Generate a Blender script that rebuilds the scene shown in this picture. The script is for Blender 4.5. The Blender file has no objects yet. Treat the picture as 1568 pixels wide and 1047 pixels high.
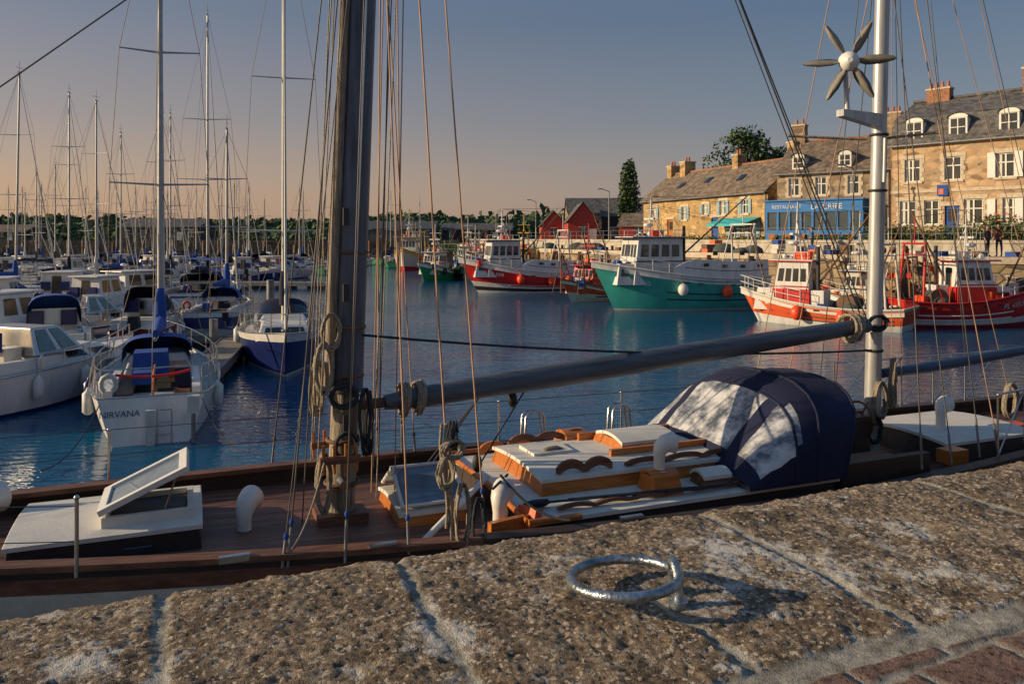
import bpy, math, random
from mathutils import Vector, Matrix, noise
R=random.Random(11)
sc=bpy.context.scene
COL=sc.collection
V=Vector
# ---------------------------------------------------------------- materials
_m={}
def M(name,col,rough=.6,metal=0,var=.18,scale=6,bump=0,bscale=40,col2=None,stretch=(1,1,1),spec=.5,trans=0,alpha=1,thr=None):
    if name in _m: return _m[name]
    m=bpy.data.materials.new(name); m.use_nodes=True
    nt=m.node_tree; N=nt.nodes; L=nt.links; b=N['Principled BSDF']
    tc=N.new('ShaderNodeTexCoord'); mp=N.new('ShaderNodeMapping'); mp.inputs['Scale'].default_value=stretch
    L.new(tc.outputs['Object'],mp.inputs['Vector'])
    n=N.new('ShaderNodeTexNoise'); n.inputs['Scale'].default_value=scale; n.inputs['Detail'].default_value=6; n.inputs['Roughness'].default_value=.65
    L.new(mp.outputs[0],n.inputs['Vector'])
    r=N.new('ShaderNodeValToRGB'); e=r.color_ramp.elements
    c1=[max(0,c*(1-var)) for c in col]; c2=[min(1,c*(1+var)) for c in col] if col2 is None else list(col2)
    if col2 is not None: c1=list(col)
    e[0].color=(*c1,1); e[1].color=(*c2,1)
    lo,hi=thr if thr else (.35,.68)
    e[0].position=lo; e[1].position=hi
    L.new(n.outputs['Fac'],r.inputs['Fac']); L.new(r.outputs[0],b.inputs['Base Color'])
    b.inputs['Roughness'].default_value=rough; b.inputs['Metallic'].default_value=metal
    b.inputs['Specular IOR Level'].default_value=spec
    b.inputs['Transmission Weight'].default_value=trans; b.inputs['Alpha'].default_value=alpha
    if bump:
        n2=N.new('ShaderNodeTexNoise'); n2.inputs['Scale'].default_value=bscale; n2.inputs['Detail'].default_value=5
        L.new(mp.outputs[0],n2.inputs['Vector'])
        bp=N.new('ShaderNodeBump'); bp.inputs['Strength'].default_value=bump; bp.inputs['Distance'].default_value=.02
        L.new(n2.outputs['Fac'],bp.inputs['Height']); L.new(bp.outputs[0],b.inputs['Normal'])
    _m[name]=m; return m
def streaks(m,col=(.16,.10,.06),amt=.5,sc=(9,9,.7)):
    """rust / dirt runs down painted steel"""
    nt=m.node_tree;N=nt.nodes;L=nt.links;b=N['Principled BSDF']
    tc=N.new('ShaderNodeTexCoord'); mp=N.new('ShaderNodeMapping'); mp.inputs['Scale'].default_value=sc; L.new(tc.outputs['Object'],mp.inputs[0])
    n=N.new('ShaderNodeTexNoise'); n.inputs['Scale'].default_value=1; n.inputs['Detail'].default_value=7; n.inputs['Roughness'].default_value=.7; L.new(mp.outputs[0],n.inputs['Vector'])
    mr=N.new('ShaderNodeMapRange'); mr.inputs['From Min'].default_value=.54; mr.inputs['From Max'].default_value=.72; mr.inputs['To Max'].default_value=amt; L.new(n.outputs['Fac'],mr.inputs[0])
    src=b.inputs['Base Color'].links[0].from_socket
    mx=N.new('ShaderNodeMix'); mx.data_type='RGBA'; mx.inputs[7].default_value=(*col,1); L.new(mr.outputs[0],mx.inputs[0]); L.new(src,mx.inputs[6]); L.new(mx.outputs[2],b.inputs['Base Color'])
def planks(name,col,width,axis='Y',rough=.55,seam=.08,seamcol=(.02,.015,.01),var=.35):
    m=M(name,col,rough,var=var,scale=3,stretch=(1,6,6) if axis=='Y' else (6,1,6),bump=.3,bscale=20)
    nt=m.node_tree;N=nt.nodes;L=nt.links;b=N['Principled BSDF']
    tc=N.new('ShaderNodeTexCoord'); s=N.new('ShaderNodeSeparateXYZ'); L.new(tc.outputs['Object'],s.inputs[0])
    d=N.new('ShaderNodeMath'); d.operation='DIVIDE'; d.inputs[1].default_value=width; L.new(s.outputs[axis],d.inputs[0])
    f=N.new('ShaderNodeMath'); f.operation='FRACT'; L.new(d.outputs[0],f.inputs[0])
    fl=N.new('ShaderNodeMath'); fl.operation='FLOOR'; L.new(d.outputs[0],fl.inputs[0])
    wn=N.new('ShaderNodeTexWhiteNoise'); wn.noise_dimensions='1D'; L.new(fl.outputs[0],wn.inputs['W'])
    lt=N.new('ShaderNodeMath'); lt.operation='LESS_THAN'; lt.inputs[1].default_value=seam; L.new(f.outputs[0],lt.inputs[0])
    src=b.inputs['Base Color'].links[0].from_socket
    hv=N.new('ShaderNodeHueSaturation'); mr=N.new('ShaderNodeMapRange'); mr.inputs['To Min'].default_value=.65; mr.inputs['To Max'].default_value=1.35
    L.new(wn.outputs['Value'],mr.inputs['Value']); L.new(mr.outputs[0],hv.inputs['Value']); L.new(src,hv.inputs['Color'])
    mx=N.new('ShaderNodeMix'); mx.data_type='RGBA'; mx.inputs[7].default_value=(*seamcol,1)
    L.new(lt.outputs[0],mx.inputs[0]); L.new(hv.outputs[0],mx.inputs[6]); L.new(mx.outputs[2],b.inputs['Base Color'])
    return m
def stone(name,c1,c2,c3,mort,scale=1.7,zs=2.0,mw=.05,rough=.9):
    m=bpy.data.materials.new(name); m.use_nodes=True
    nt=m.node_tree;N=nt.nodes;L=nt.links;b=N['Principled BSDF']; b.inputs['Roughness'].default_value=rough
    b.inputs['Specular IOR Level'].default_value=.2
    tc=N.new('ShaderNodeTexCoord'); mp=N.new('ShaderNodeMapping'); mp.inputs['Scale'].default_value=(1,1,zs)
    L.new(tc.outputs['Object'],mp.inputs['Vector'])
    v=N.new('ShaderNodeTexVoronoi'); v.inputs['Scale'].default_value=scale; v.inputs['Randomness'].default_value=.85
    e=N.new('ShaderNodeTexVoronoi'); e.feature='DISTANCE_TO_EDGE'; e.inputs['Scale'].default_value=scale; e.inputs['Randomness'].default_value=.85
    L.new(mp.outputs[0],v.inputs['Vector']); L.new(mp.outputs[0],e.inputs['Vector'])
    s=N.new('ShaderNodeSeparateColor'); L.new(v.outputs['Color'],s.inputs[0])
    r=N.new('ShaderNodeValToRGB'); r.color_ramp.elements[0].color=(*c1,1); r.color_ramp.elements[1].color=(*c3,1)
    x=r.color_ramp.elements.new(.5); x.color=(*c2,1); L.new(s.outputs[0],r.inputs['Fac'])
    n=N.new('ShaderNodeTexNoise'); n.inputs['Scale'].default_value=.6; n.inputs['Detail'].default_value=8; n.inputs['Roughness'].default_value=.7
    L.new(mp.outputs[0],n.inputs['Vector'])
    hv=N.new('ShaderNodeHueSaturation'); mr=N.new('ShaderNodeMapRange'); mr.inputs['From Min'].default_value=.3; mr.inputs['From Max'].default_value=.7; mr.inputs['To Min'].default_value=.55; mr.inputs['To Max'].default_value=1.3
    L.new(n.outputs['Fac'],mr.inputs['Value']); L.new(mr.outputs[0],hv.inputs['Value']); L.new(r.outputs[0],hv.inputs['Color'])
    lt=N.new('ShaderNodeMath'); lt.operation='LESS_THAN'; lt.inputs[1].default_value=mw; L.new(e.outputs['Distance'],lt.inputs[0])
    mx=N.new('ShaderNodeMix'); mx.data_type='RGBA'; mx.inputs[7].default_value=(*mort,1)
    L.new(lt.outputs[0],mx.inputs[0]); L.new(hv.outputs[0],mx.inputs[6]); L.new(mx.outputs[2],b.inputs['Base Color'])
    bp=N.new('ShaderNodeBump'); bp.inputs['Strength'].default_value=.8; bp.inputs['Distance'].default_value=.06
    L.new(e.outputs['Distance'],bp.inputs['Height']); L.new(bp.outputs[0],b.inputs['Normal'])
    return m
white=M('gelcoat_white',(.70,.68,.65),.35,var=.12,scale=2,stretch=(1,1,.3)); streaks(white,(.35,.30,.22),.35,(5,5,.8))
twhite=M('trawler_white',(.68,.66,.62),.45,var=.12,scale=2,stretch=(1,1,.3)); streaks(twhite,amt=.45)
offw=M('cream_paint',(.58,.55,.48),.5,var=.12)
decky=M('deck_grey',(.38,.38,.37),.7,var=.2,bump=.1)
navy=M('navy_canvas',(.006,.010,.042),.85,var=.3,scale=2)
navyp=M('navy_paint',(.012,.022,.12),.3)
bluec=M('blue_canvas',(.018,.075,.32),.8,bump=.3,bscale=10)
black=M('black_rubber',(.015,.015,.016),.6)
dark=M('dark_metal',(.03,.03,.032),.6)  # one even dark grey for fittings, floats and cockpit floors
glass=M('dark_glass',(.02,.028,.035),.06,spec=.8,var=.3,scale=1.2)
alu=M('mast_aluminium',(.40,.40,.40),.45,.5,var=.15)
alud=M('mast_aged',(.22,.22,.23),.5,.4,var=.25)
steel=M('stainless_steel',(.55,.55,.55),.25,1,var=.1)
wire=M('rigging_wire',(.10,.09,.085),.5,.5)
wirel=M('rigging_rope_tan',(.42,.25,.15),.8)
ropeM=M('rope_beige',(.36,.30,.22),.9,var=.45,scale=60,bump=.8,bscale=120)
ropeD=M('rope_dark',(.03,.035,.045),.85,var=.3,scale=60,bump=.5,bscale=120)
redp=M('red_paint',(.55,.018,.014),.4,var=.2,scale=1.5)
redd=M('dark_red_paint',(.30,.02,.015),.45,var=.25,scale=1.5)
orangep=M('orange_paint',(.66,.10,.025),.45,var=.2,scale=1.5)
tealp=M('teal_paint',(.05,.38,.33),.4,var=.15,scale=1.2)
for m_ in(redp,redd,orangep,tealp): streaks(m_,(.10,.07,.05),.35)
greenp=M('green_paint',(.03,.28,.11),.45)
yellowp=M('yellow_paint',(.55,.36,.04),.5)
buoyM=M('buoy_orange',(.88,.08,.015),.4)
rust=M('rusty_steel',(.10,.06,.04),.8,col2=(.22,.11,.06),scale=5,bump=.3)
netM=M('net_heap',(.04,.07,.07),.95,col2=(.12,.12,.10),scale=20,bump=.8,bscale=30)
varn=M('varnished_wood',(.38,.115,.024),.3,col2=(.58,.20,.045),scale=4,stretch=(1,8,8))
woodw=M('weathered_wood',(.13,.10,.075),.8,col2=(.42,.35,.26),scale=5,stretch=(7,7,.7),bump=.7,bscale=14)
brownw=M('brown_wood',(.10,.042,.024),.6,col2=(.25,.11,.055),scale=3,stretch=(1,6,6))
darkw_=M('dark_brown_wood',(.030,.019,.016),.55,col2=(.06,.035,.026),scale=3,stretch=(1,6,6))  # darker brown wood for bulwark, cap rail and trunk sides
teak=planks('reddish_deck_planks',(.175,.078,.050),.065)
fend=M('fender_white',(.66,.64,.6),.5)
antif=M('antifouling',(.03,.02,.03),.8)
# ---------------------------------------------------------------- mesh builder
class MB:
    def __init__(s): s.v=[];s.f=[];s.mi=[];s.sm=[];s.mats=[];s.xf=None
    def idx(s,m):
        if m not in s.mats: s.mats.append(m)
        return s.mats.index(m)
    def add(s,vs,fs,m,sm=False):
        o=len(s.v); k=s.idx(m) if not isinstance(m,list) else None
        if s.xf: vs=[s.xf@V(p) for p in vs]
        s.v.extend([tuple(p) for p in vs])
        for i,f in enumerate(fs):
            s.f.append([a+o for a in f]); s.mi.append(k if k is not None else s.idx(m[i])); s.sm.append(sm)
    def quad(s,pts,m): s.add(pts,[list(range(len(pts)))],m)
    def box(s,c,d,m,rz=0,ry=0,rx=0,taper=1):
        hx,hy,hz=d[0]/2,d[1]/2,d[2]/2
        vs=[]
        for z in(-hz,hz):
            k=taper if z>0 else 1
            vs+=[V((-hx*k,-hy*k,z)),V((hx*k,-hy*k,z)),V((hx*k,hy*k,z)),V((-hx*k,hy*k,z))]
        m3=Matrix.Rotation(rz,3,'Z')@Matrix.Rotation(ry,3,'Y')@Matrix.Rotation(rx,3,'X')
        vs=[m3@p+V(c) for p in vs]
        s.add(vs,[[0,3,2,1],[4,5,6,7],[0,1,5,4],[1,2,6,5],[2,3,7,6],[3,0,4,7]],m)
    def bx(s,x0,x1,y0,y1,z0,z1,m): s.box(((x0+x1)/2,(y0+y1)/2,(z0+z1)/2),(x1-x0,y1-y0,z1-z0),m)
    def tube(s,pts,r,m,n=6,caps=True,flat=1):
        pts=[V(p) for p in pts]; k=len(pts)
        rs=r if isinstance(r,(list,tuple)) else [r]*k
        vs=[];fs=[]; prev=None
        for i,p in enumerate(pts):
            t=(pts[min(i+1,k-1)]-pts[max(i-1,0)])
            if t.length<1e-9: t=V((0,0,1))
            t.normalize()
            if prev is None:
                a=V((0,0,1)) if abs(t.z)<.9 else V((1,0,0))
                u=t.cross(a).normalized()
            else:
                u=prev-t*prev.dot(t)
                if u.length<1e-6: u=t.orthogonal()
                u.normalize()
            prev=u; w=t.cross(u)
            for j in range(n):
                a=2*math.pi*j/n; vs.append(p+(u*math.cos(a)+w*math.sin(a)*flat)*rs[i])
        for i in range(k-1):
            for j in range(n):
                a=i*n+j;b=i*n+(j+1)%n; fs.append([a,b,b+n,a+n])
        s.add(vs,fs,m,True)
        if caps: s.add([vs[j] for j in range(n)],[list(range(n))[::-1]],m); s.add([vs[(k-1)*n+j] for j in range(n)],[list(range(n))],m)
    def line(s,a,b,r,m,n=4): s.tube([a,b],r,m,n,False)
    def sag(s,a,b,d,r,m,n=5,k=12):
        a=V(a);b=V(b); s.tube([a.lerp(b,i/k)-V((0,0,d*4*(i/k)*(1-i/k))) for i in range(k+1)],r,m,n,False)
    def ell(s,c,r,m,n=12,k=8):
        if not isinstance(r,(tuple,list)): r=(r,r,r)
        vs=[];fs=[]
        for i in range(k+1):
            th=math.pi*i/k
            for j in range(n):
                a=2*math.pi*j/n; vs.append((c[0]+r[0]*math.sin(th)*math.cos(a),c[1]+r[1]*math.sin(th)*math.sin(a),c[2]-r[2]*math.cos(th)))
        for i in range(k):
            for j in range(n):
                a=i*n+j;b=i*n+(j+1)%n; fs.append([a,b,b+n,a+n])
        s.add(vs,fs,m,True)
    def loft(s,secs,m,closed=False,sm=True):
        n=len(secs[0]); vs=[p for q in secs for p in q]; fs=[]; ms=[]
        for i in range(len(secs)-1):
            for j in range(n if closed else n-1):
                a=i*n+j;b=i*n+(j+1)%n; fs.append([a,b,b+n,a+n])
                ms.append(m(i,j) if callable(m) else m)
        s.add(vs,fs,ms,sm)
    def torus(s,c,R1,r,m,mat3=None,n=40,k=8):
        vs=[];fs=[]
        for i in range(n):
            a=2*math.pi*i/n
            for j in range(k):
                b=2*math.pi*j/k; p=V(((R1+r*math.cos(b))*math.cos(a),(R1+r*math.cos(b))*math.sin(a),r*math.sin(b)))
                if mat3: p=mat3@p
                vs.append(p+V(c))
        for i in range(n):
            for j in range(k):
                fs.append([i*k+j,((i+1)%n)*k+j,((i+1)%n)*k+(j+1)%k,i*k+(j+1)%k])
        s.add(vs,fs,m,True)
    def build(s,name,parent=None,bevel=0):
        me=bpy.data.meshes.new(name); me.from_pydata(s.v,[],s.f)
        for m in s.mats: me.materials.append(m)
        me.polygons.foreach_set('material_index',s.mi); me.polygons.foreach_set('use_smooth',s.sm)
        me.update()
        o=bpy.data.objects.new(name,me); COL.objects.link(o); o.parent=parent
        if bevel:
            b=o.modifiers.new('bevel','BEVEL'); b.width=bevel; b.segments=2; b.limit_method='ANGLE'; b.angle_limit=.6
        return o
class Asm:
    def __init__(s,name,loc=(0,0,0),rz=0,bevels={}):
        s.e=bpy.data.objects.new(name,None); COL.objects.link(s.e); s.e.location=loc; s.e.rotation_euler=(0,0,rz); s.e.empty_display_size=.2
        s.p={}; s.b=bevels
    def __getitem__(s,k):
        if k not in s.p: s.p[k]=MB()
        return s.p[k]
    def done(s):
        for k,b in s.p.items():
            if b.v: b.build(k,s.e,s.b.get(k,0))
        return s.e
def textmesh(txt):
    c=bpy.data.curves.new('t','FONT'); c.body=txt; c.size=1; c.resolution_u=3
    o=bpy.data.objects.new('t',c); COL.objects.link(o)
    dg=bpy.context.evaluated_depsgraph_get(); dg.update()
    me=bpy.data.meshes.new_from_object(o.evaluated_get(dg))
    vs=[v.co.copy() for v in me.vertices]; fs=[list(p.vertices) for p in me.polygons]
    bpy.data.objects.remove(o); bpy.data.curves.remove(c); bpy.data.meshes.remove(me)
    return vs,fs
def text_on(mb,txt,fn,m):
    vs,fs=textmesh(txt); mb.add([fn(p.x,p.y) for p in vs],fs,m)
def lerp(a,b,t): return a+(b-a)*t
def sst(t): t=max(0,min(1,t)); return t*t*(3-2*t)
# ---------------------------------------------------------------- hull
class Hull:
    def __init__(s,L,B,fb,rake=.8,tw=.8,mid=.45,wl=.82,wlt=None,draft=.4,srake=0,pw=2.2):
        s.L,s.B,s.fb,s.rake,s.tw,s.mid,s.wl,s.draft,s.srake,s.pw=L,B,fb,rake,tw,mid,wl,draft,srake,pw
        s.wlt=wlt if wlt is not None else tw*.85
    def sh(s,t):
        a,b,c=s.fb;m=s.mid
        return a*(t-m)*(t-1)/(m)+b*t*(t-1)/(m*(m-1))+c*t*(t-m)/(1-m)
    def bd(s,t):
        if t<s.mid: return s.B/2*lerp(s.tw,1,math.sin(t/s.mid*math.pi/2))
        x=(t-s.mid)/(1-s.mid); return max(.015,s.B/2*(1-x**s.pw)**.85)
    def bw(s,t):
        if t<s.mid: return s.B/2*s.wl*lerp(s.wlt,1,math.sin(t/s.mid*math.pi/2))
        x=(t-s.mid)/(1-s.mid); return max(.01,s.B/2*s.wl*(1-x**1.7))
    def P(s,t,v,side=1,off=0):
        x=-s.L/2+(s.L-s.rake)*t
        if v>=0:
            y=lerp(s.bw(t),s.bd(t),v**.8); z=v*s.sh(t); x+=s.rake*v*t**4 - s.srake*v*(1-t)**4
        else:
            y=s.bw(t)*(max(0,1+v))**.5; z=v*s.draft; x+=s.rake*.5*v*t**4
        return V((x,side*(y+off),z))
    def build(s,mb,bands,deckm,bul=.1,n=28,railm=None,rr=.03,capw=None):
        vs=[-1,-.6,0]; ms=[antif,antif]; last=0
        for vt,m in bands:
            k=max(1,int((vt-last)/.2))
            for i in range(k): vs.append(last+(vt-last)*(i+1)/k); ms.append(m)
            last=vt
        ts=[i/n for i in range(n+1)]; ts=[1-(1-t)**1.25 for t in ts]
        for sd in(1,-1): mb.loft([[s.P(t,v,sd) for v in vs] for t in ts],lambda i,j:ms[j])
        mb.loft([[s.P(0,v,1) for v in vs],[s.P(0,v,-1) for v in vs]],lambda i,j:ms[j],sm=False)
        inn=[]
        for t in ts:
            p=s.P(t,1,1); y=max(.005,p.y-.05); z=p.z; inn.append([V((p.x,p.y,z)),V((p.x,y,z)),V((p.x,y,z-bul)),V((p.x,-y,z-bul)),V((p.x,-y,z)),V((p.x,-p.y,z))])
        top=bands[-1][1]
        mb.loft(inn,lambda i,j:deckm if j==2 else top,sm=False)
        if railm:
            for sd in(1,-1): mb.tube([s.P(t,1,sd) for t in ts],rr,railm,6)
            mb.tube([s.P(0,1,1),s.P(0,1,-1)],rr,railm,6)
    def t_of(s,x): return max(0,min(1,(x+s.L/2)/(s.L-s.rake*.5)))
    def text(s,mb,txt,t0,v0,size,side,m):
        d=-1 if side>0 else 1
        def fn(x,y):
            t=t0+d*x*size/s.L; v=v0+y*size/s.sh(t); return s.P(t,v,side,.02)
        text_on(mb,txt,fn,m)
def cabin(mb,x0,x1,wb,wt,z0,z1,m,slf=.2,slb=.05,win=None,nside=3,nfront=3,wm=None,wz=(.35,.85),rear=True):
    """tapered deckhouse, +x is front; glass panes laid 12 mm proud"""
    wm=wm or glass
    b=[V((x0,-wb/2,z0)),V((x1,-wb/2,z0)),V((x1,wb/2,z0)),V((x0,wb/2,z0))]
    t=[V((x0+slb,-wt/2,z1)),V((x1-slf,-wt/2,z1)),V((x1-slf,wt/2,z1)),V((x0+slb,wt/2,z1))]
    mb.add(b+t,[[4,5,6,7],[0,1,5,4],[1,2,6,5],[2,3,7,6],[3,0,4,7]],m)
    if win is False: return
    def pane(A,Bq,C,D,u0,u1,v0,v1):
        def q(u,v): return A.lerp(Bq,u).lerp(D.lerp(C,u),v)
        nrm=(Bq-A).cross(D-A).normalized()
        mb.quad([q(u0,v0)+nrm*.012,q(u1,v0)+nrm*.012,q(u1,v1)+nrm*.012,q(u0,v1)+nrm*.012],wm)
    v0,v1=wz
    for (A,B2,C,D,n) in((b[0],b[1],t[1],t[0],nside),(b[2],b[3],t[3],t[2],nside),(b[1],b[2],t[2],t[1],nfront)):
        for i in range(n):
            g=.12/n; pane(A,B2,C,D,.05+.9*i/n+g,.05+.9*(i+1)/n-g,v0,v1)
    if rear: pane(b[3],b[0],t[0],t[3],.35,.65,.05,v1)
def fender(mb,p,m=fend,r=.11,h=.5):
    x,y,z=p
    mb.tube([(x,y,z-h/2),(x,y,z-h/2+.06),(x,y,z+h/2-.06),(x,y,z+h/2),(x,y,z+h/2+.06)],[r*.45,r,r,r*.4,r*.2],m,10)
    mb.line((x,y,z+h/2),(x,y*.93,z+h/2+.5),.012,ropeM)
def hoodmesh(mb,x0,x1,w,z0,h,m,wm=None,d=1):
    secs=[]
    prof=[(x0,.12,0),(lerp(x0,x1,.35),.8,.0),(lerp(x0,x1,.6),1,.0),(x1,.98,.1)]
    for (x,k,l) in prof:
        secs.append([V((x-d*l*math.sin(a),-w/2*math.copysign(abs(math.cos(a))**.6,math.cos(a)),z0+h*k*math.sin(a)**.55 if 0<a<math.pi else z0)) for a in [math.pi*i/12 for i in range(13)]])
    mb.loft(secs,(lambda i,j:wm if (wm and i==0 and j not in(0,5,6,11)) else m))
# ---------------------------------------------------------------- sailboats
def sailboat(x,y,hd,L=8.5,B=2.8,hullm=None,stripe=None,mh=12,mx=.08,spr=(.45,.72),cover=None,hood=None,det=1,lean=0,roof=None,fb=(.85,.8,1.15),mastm=None,name='sailboat',top=None,txt=None,bimini=None,boomang=0,rad=1.0):
    hullm=hullm or white; stripe=stripe or navyp; mastm=mastm or alu
    A=Asm(name,(x,y,0),math.radians(hd),{'coachroof':.04})
    H=Hull(L,B,fb,rake=.9,tw=.72,draft=.4,srake=-.25)
    H.build(A['hull'],[(.06,stripe),(.12,hullm),(.8,hullm),(.88,stripe),(1,top or hullm)],decky,.05,n=22 if det else 12,railm=steel if det else None,rr=.02)
    dk=H.sh(.5)-.05; c=A['coachroof']
    cabin(c,-.04*L,.30*L,B*.58,B*.46,dk-.02,dk+.42,roof or white,slf=.5,nside=3,nfront=2,wz=(.35,.8))
    cabin(c,-.10*L,.08*L,B*.52,B*.44,dk+.38,dk+.56,roof or white,slf=.25,win=False)
    k=A['cockpit']
    for sd in(1,-1): k.box((-.27*L,sd*B*.30,dk+.12),(.36*L,.16,.26),roof or white)
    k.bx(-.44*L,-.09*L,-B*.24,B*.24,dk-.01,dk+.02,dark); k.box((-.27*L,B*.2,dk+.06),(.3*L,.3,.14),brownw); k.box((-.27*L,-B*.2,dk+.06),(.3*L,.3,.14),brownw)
    k.tube([(-.42*L,0,dk+.1),(-.36*L,0,dk+.5),(-.28*L,0,dk+.52)],.025,varn,6)
    r=A['mast']; X=mx*L; tp=V((X-lean*.3,lean,mh))
    r.tube([(X,0,dk+.3),tp],[.075*rad,.05*rad],mastm,8)
    r.box(tp+V((0,0,.04)),(.3,.06,.08),mastm); r.line(tp,tp+V((0,0,.7)),.012,wire); r.line(tp+V((-.3,0,.3)),tp+V((.3,0,.3)),.01,wire)
    w=A['rigging']; cp=[V((X-.1,sd*B*.44,dk+.1)) for sd in(1,-1)]
    base=V((X,0,dk)); 
    for i,f in enumerate(spr):
        p=base.lerp(tp,f); hw=B*(.42-.08*i)
        for sd in(1,-1):
            e=p+V((-.12,sd*hw,.03)); r.tube([p,e],[.03,.018],mastm,5)
            w.line(cp[0 if sd==1 else 1] if i==0 else base.lerp(tp,spr[i-1])+V((-.12,sd*B*.42,.03)),e,.008,wire)
            if i==len(spr)-1: w.line(e,tp,.008,wire)
    w.line(tp,(-L/2+.1,0,dk+.2),.008,wire); 
    bow=H.P(1,1,1); w.tube([tp-V((0,0,.4)),V((bow.x-.2,0,bow.z+.1))],[.018,.045],offw if det else white,6)
    for sd,q in((1,cp[0]),(-1,cp[1])): w.line(base.lerp(tp,spr[0]),q+V((.25,0,0)),.008,wire)
    b=A['boom']; cb=cover or navy; bl=.36*L
    ba=math.radians(boomang)
    bp=[(X-.1-bl*f*math.cos(ba),bl*f*math.sin(ba),dk+1.0+.06*f) for f in(0,.15,.4,.7,1)]
    b.tube(bp,[.05,.05,.05,.05,.04],mastm,8); b.tube([V(q)+V((0,0,.13)) for q in bp],[.15,.17,.14,.11,.07],cb,8,flat=1.2)
    b.tube([(X,0,dk+.9),(X-.02,0,dk+1.5),(X-.02,0,dk+2.0)],[.14,.15,.09],cb,8)
    w.line(tp,bp[-1],.007,wire)
    if hood: hoodmesh(A['sprayhood'],.06*L,-.12*L,B*.56,dk+.38,.62,hood,glass)
    if bimini:
        secs=[[V((xx,B*.38*cy,dk+1.75+.12*(1-cy*cy))) for cy in(-1,-.6,-.2,.2,.6,1)] for xx in(-.42*L,-.28*L,-.14*L)]
        A['bimini'].loft(secs,bimini)
        for xx in(-.4*L,-.16*L):
            for sd in(1,-1): A['bimini'].line((xx,sd*B*.36,dk+.1),(xx,sd*B*.38,dk+1.76),.018,steel,6)
    g=A['rails']
    def rail(ts,h,rr=.014):
        for sd in(1,-1):
            pts=[H.P(t,1,sd)+V((0,-sd*.06,h)) for t in ts]; g.tube(pts,rr,steel,5)
    hs=[0,.12,.25,.4,.55,.7,.84,.93]
    for sd in(1,-1):
        for t in hs: q=H.P(t,1,sd)+V((0,-sd*.06,0)); g.line(q,q+V((0,0,.55)),.014,steel,5)
    rail(hs+[1],.55,.012)
    if det: rail(hs,.28,.008)
    q=[H.P(0,1,sd)+V((0,-sd*.06,.55)) for sd in(1,-1)]; g.tube(q,.016,steel,5)
    if det:
        f=A['fenders']
        for t in(.2,.4,.62):
            for sd in(1,-1):
                if R.random()<.75: p=H.P(t,.75,sd,.1); fender(f,p,R.choice([fend,fend,navyp]))
        a=A['stern_gear']; a.box((-L/2-.12,-B*.28,dk+.0),(.2,.22,.32),offw if txt else black); a.tube([(-L/2-.12,-B*.28,dk-.2),(-L/2-.14,-B*.28,-.1)],.04,alud)
        a.tube([(-L/2+.05,B*.28+.13*math.cos(t_),dk+.45+.17*math.sin(t_)) for t_ in[-1.0,-.4,.2,.8,1.57,2.3,2.9,3.5,4.1]],.05,offw if txt else R.choice([orangep,offw]),7)
        for i in range(4):
            z=dk-.1-i*.24; a.line((-L/2-.02,-.36,z),(-L/2-.02,-.10,z),.014,steel)
        for yy in(-.36,-.10): a.line((-L/2-.02,yy,dk),(-L/2-.02,yy,dk-.95),.014,steel)
        if txt: a.box((-L/2-.08,.02,.32),(.10,.16,.72),offw)
        a.box((.36*L,0,H.sh(.85)+.05),(.5,.45,.08),glass)
        a.box((-.3*L,.25,dk+.3),(.5,.35,.25),bluec); a.box((-.2*L,-.4,dk+.25),(.4,.3,.22),R.choice([offw,navy,orangep]))
        a.sag((X,0,dk+1.3),(-.3*L,.4,dk+.3),.3,.012,ropeM); a.sag((X-.02,.04,dk+3),(X+.3,.2,dk+.5),-.0,.01,ropeM)
        for sd in(1,-1): a.sag((-L/2+.1,sd*B*.34,dk+.05),(-L/2-1.6,sd*B*.6,.1),.25,.012,ropeD)
    if txt:
        a=A['stern_gear']; a.box((-.22*L,.1,dk+.52),(.75,.75,.5),bluec,taper=.9); a.box((-.36*L,-.55,dk+.35),(.35,.3,.4),navy)
        a.sag((-.4*L,.7,dk+.5),(-.42*L,-.7,dk+.55),.08,.03,redp)
        def fn(a,b):
            v=.60+b*.165/H.sh(0); p=H.P(0,v,1); return V((p.x-.012,.93-a*.165,p.z))
        text_on(A['name_lettering'],txt,fn,navyp)
    A.done()
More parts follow.
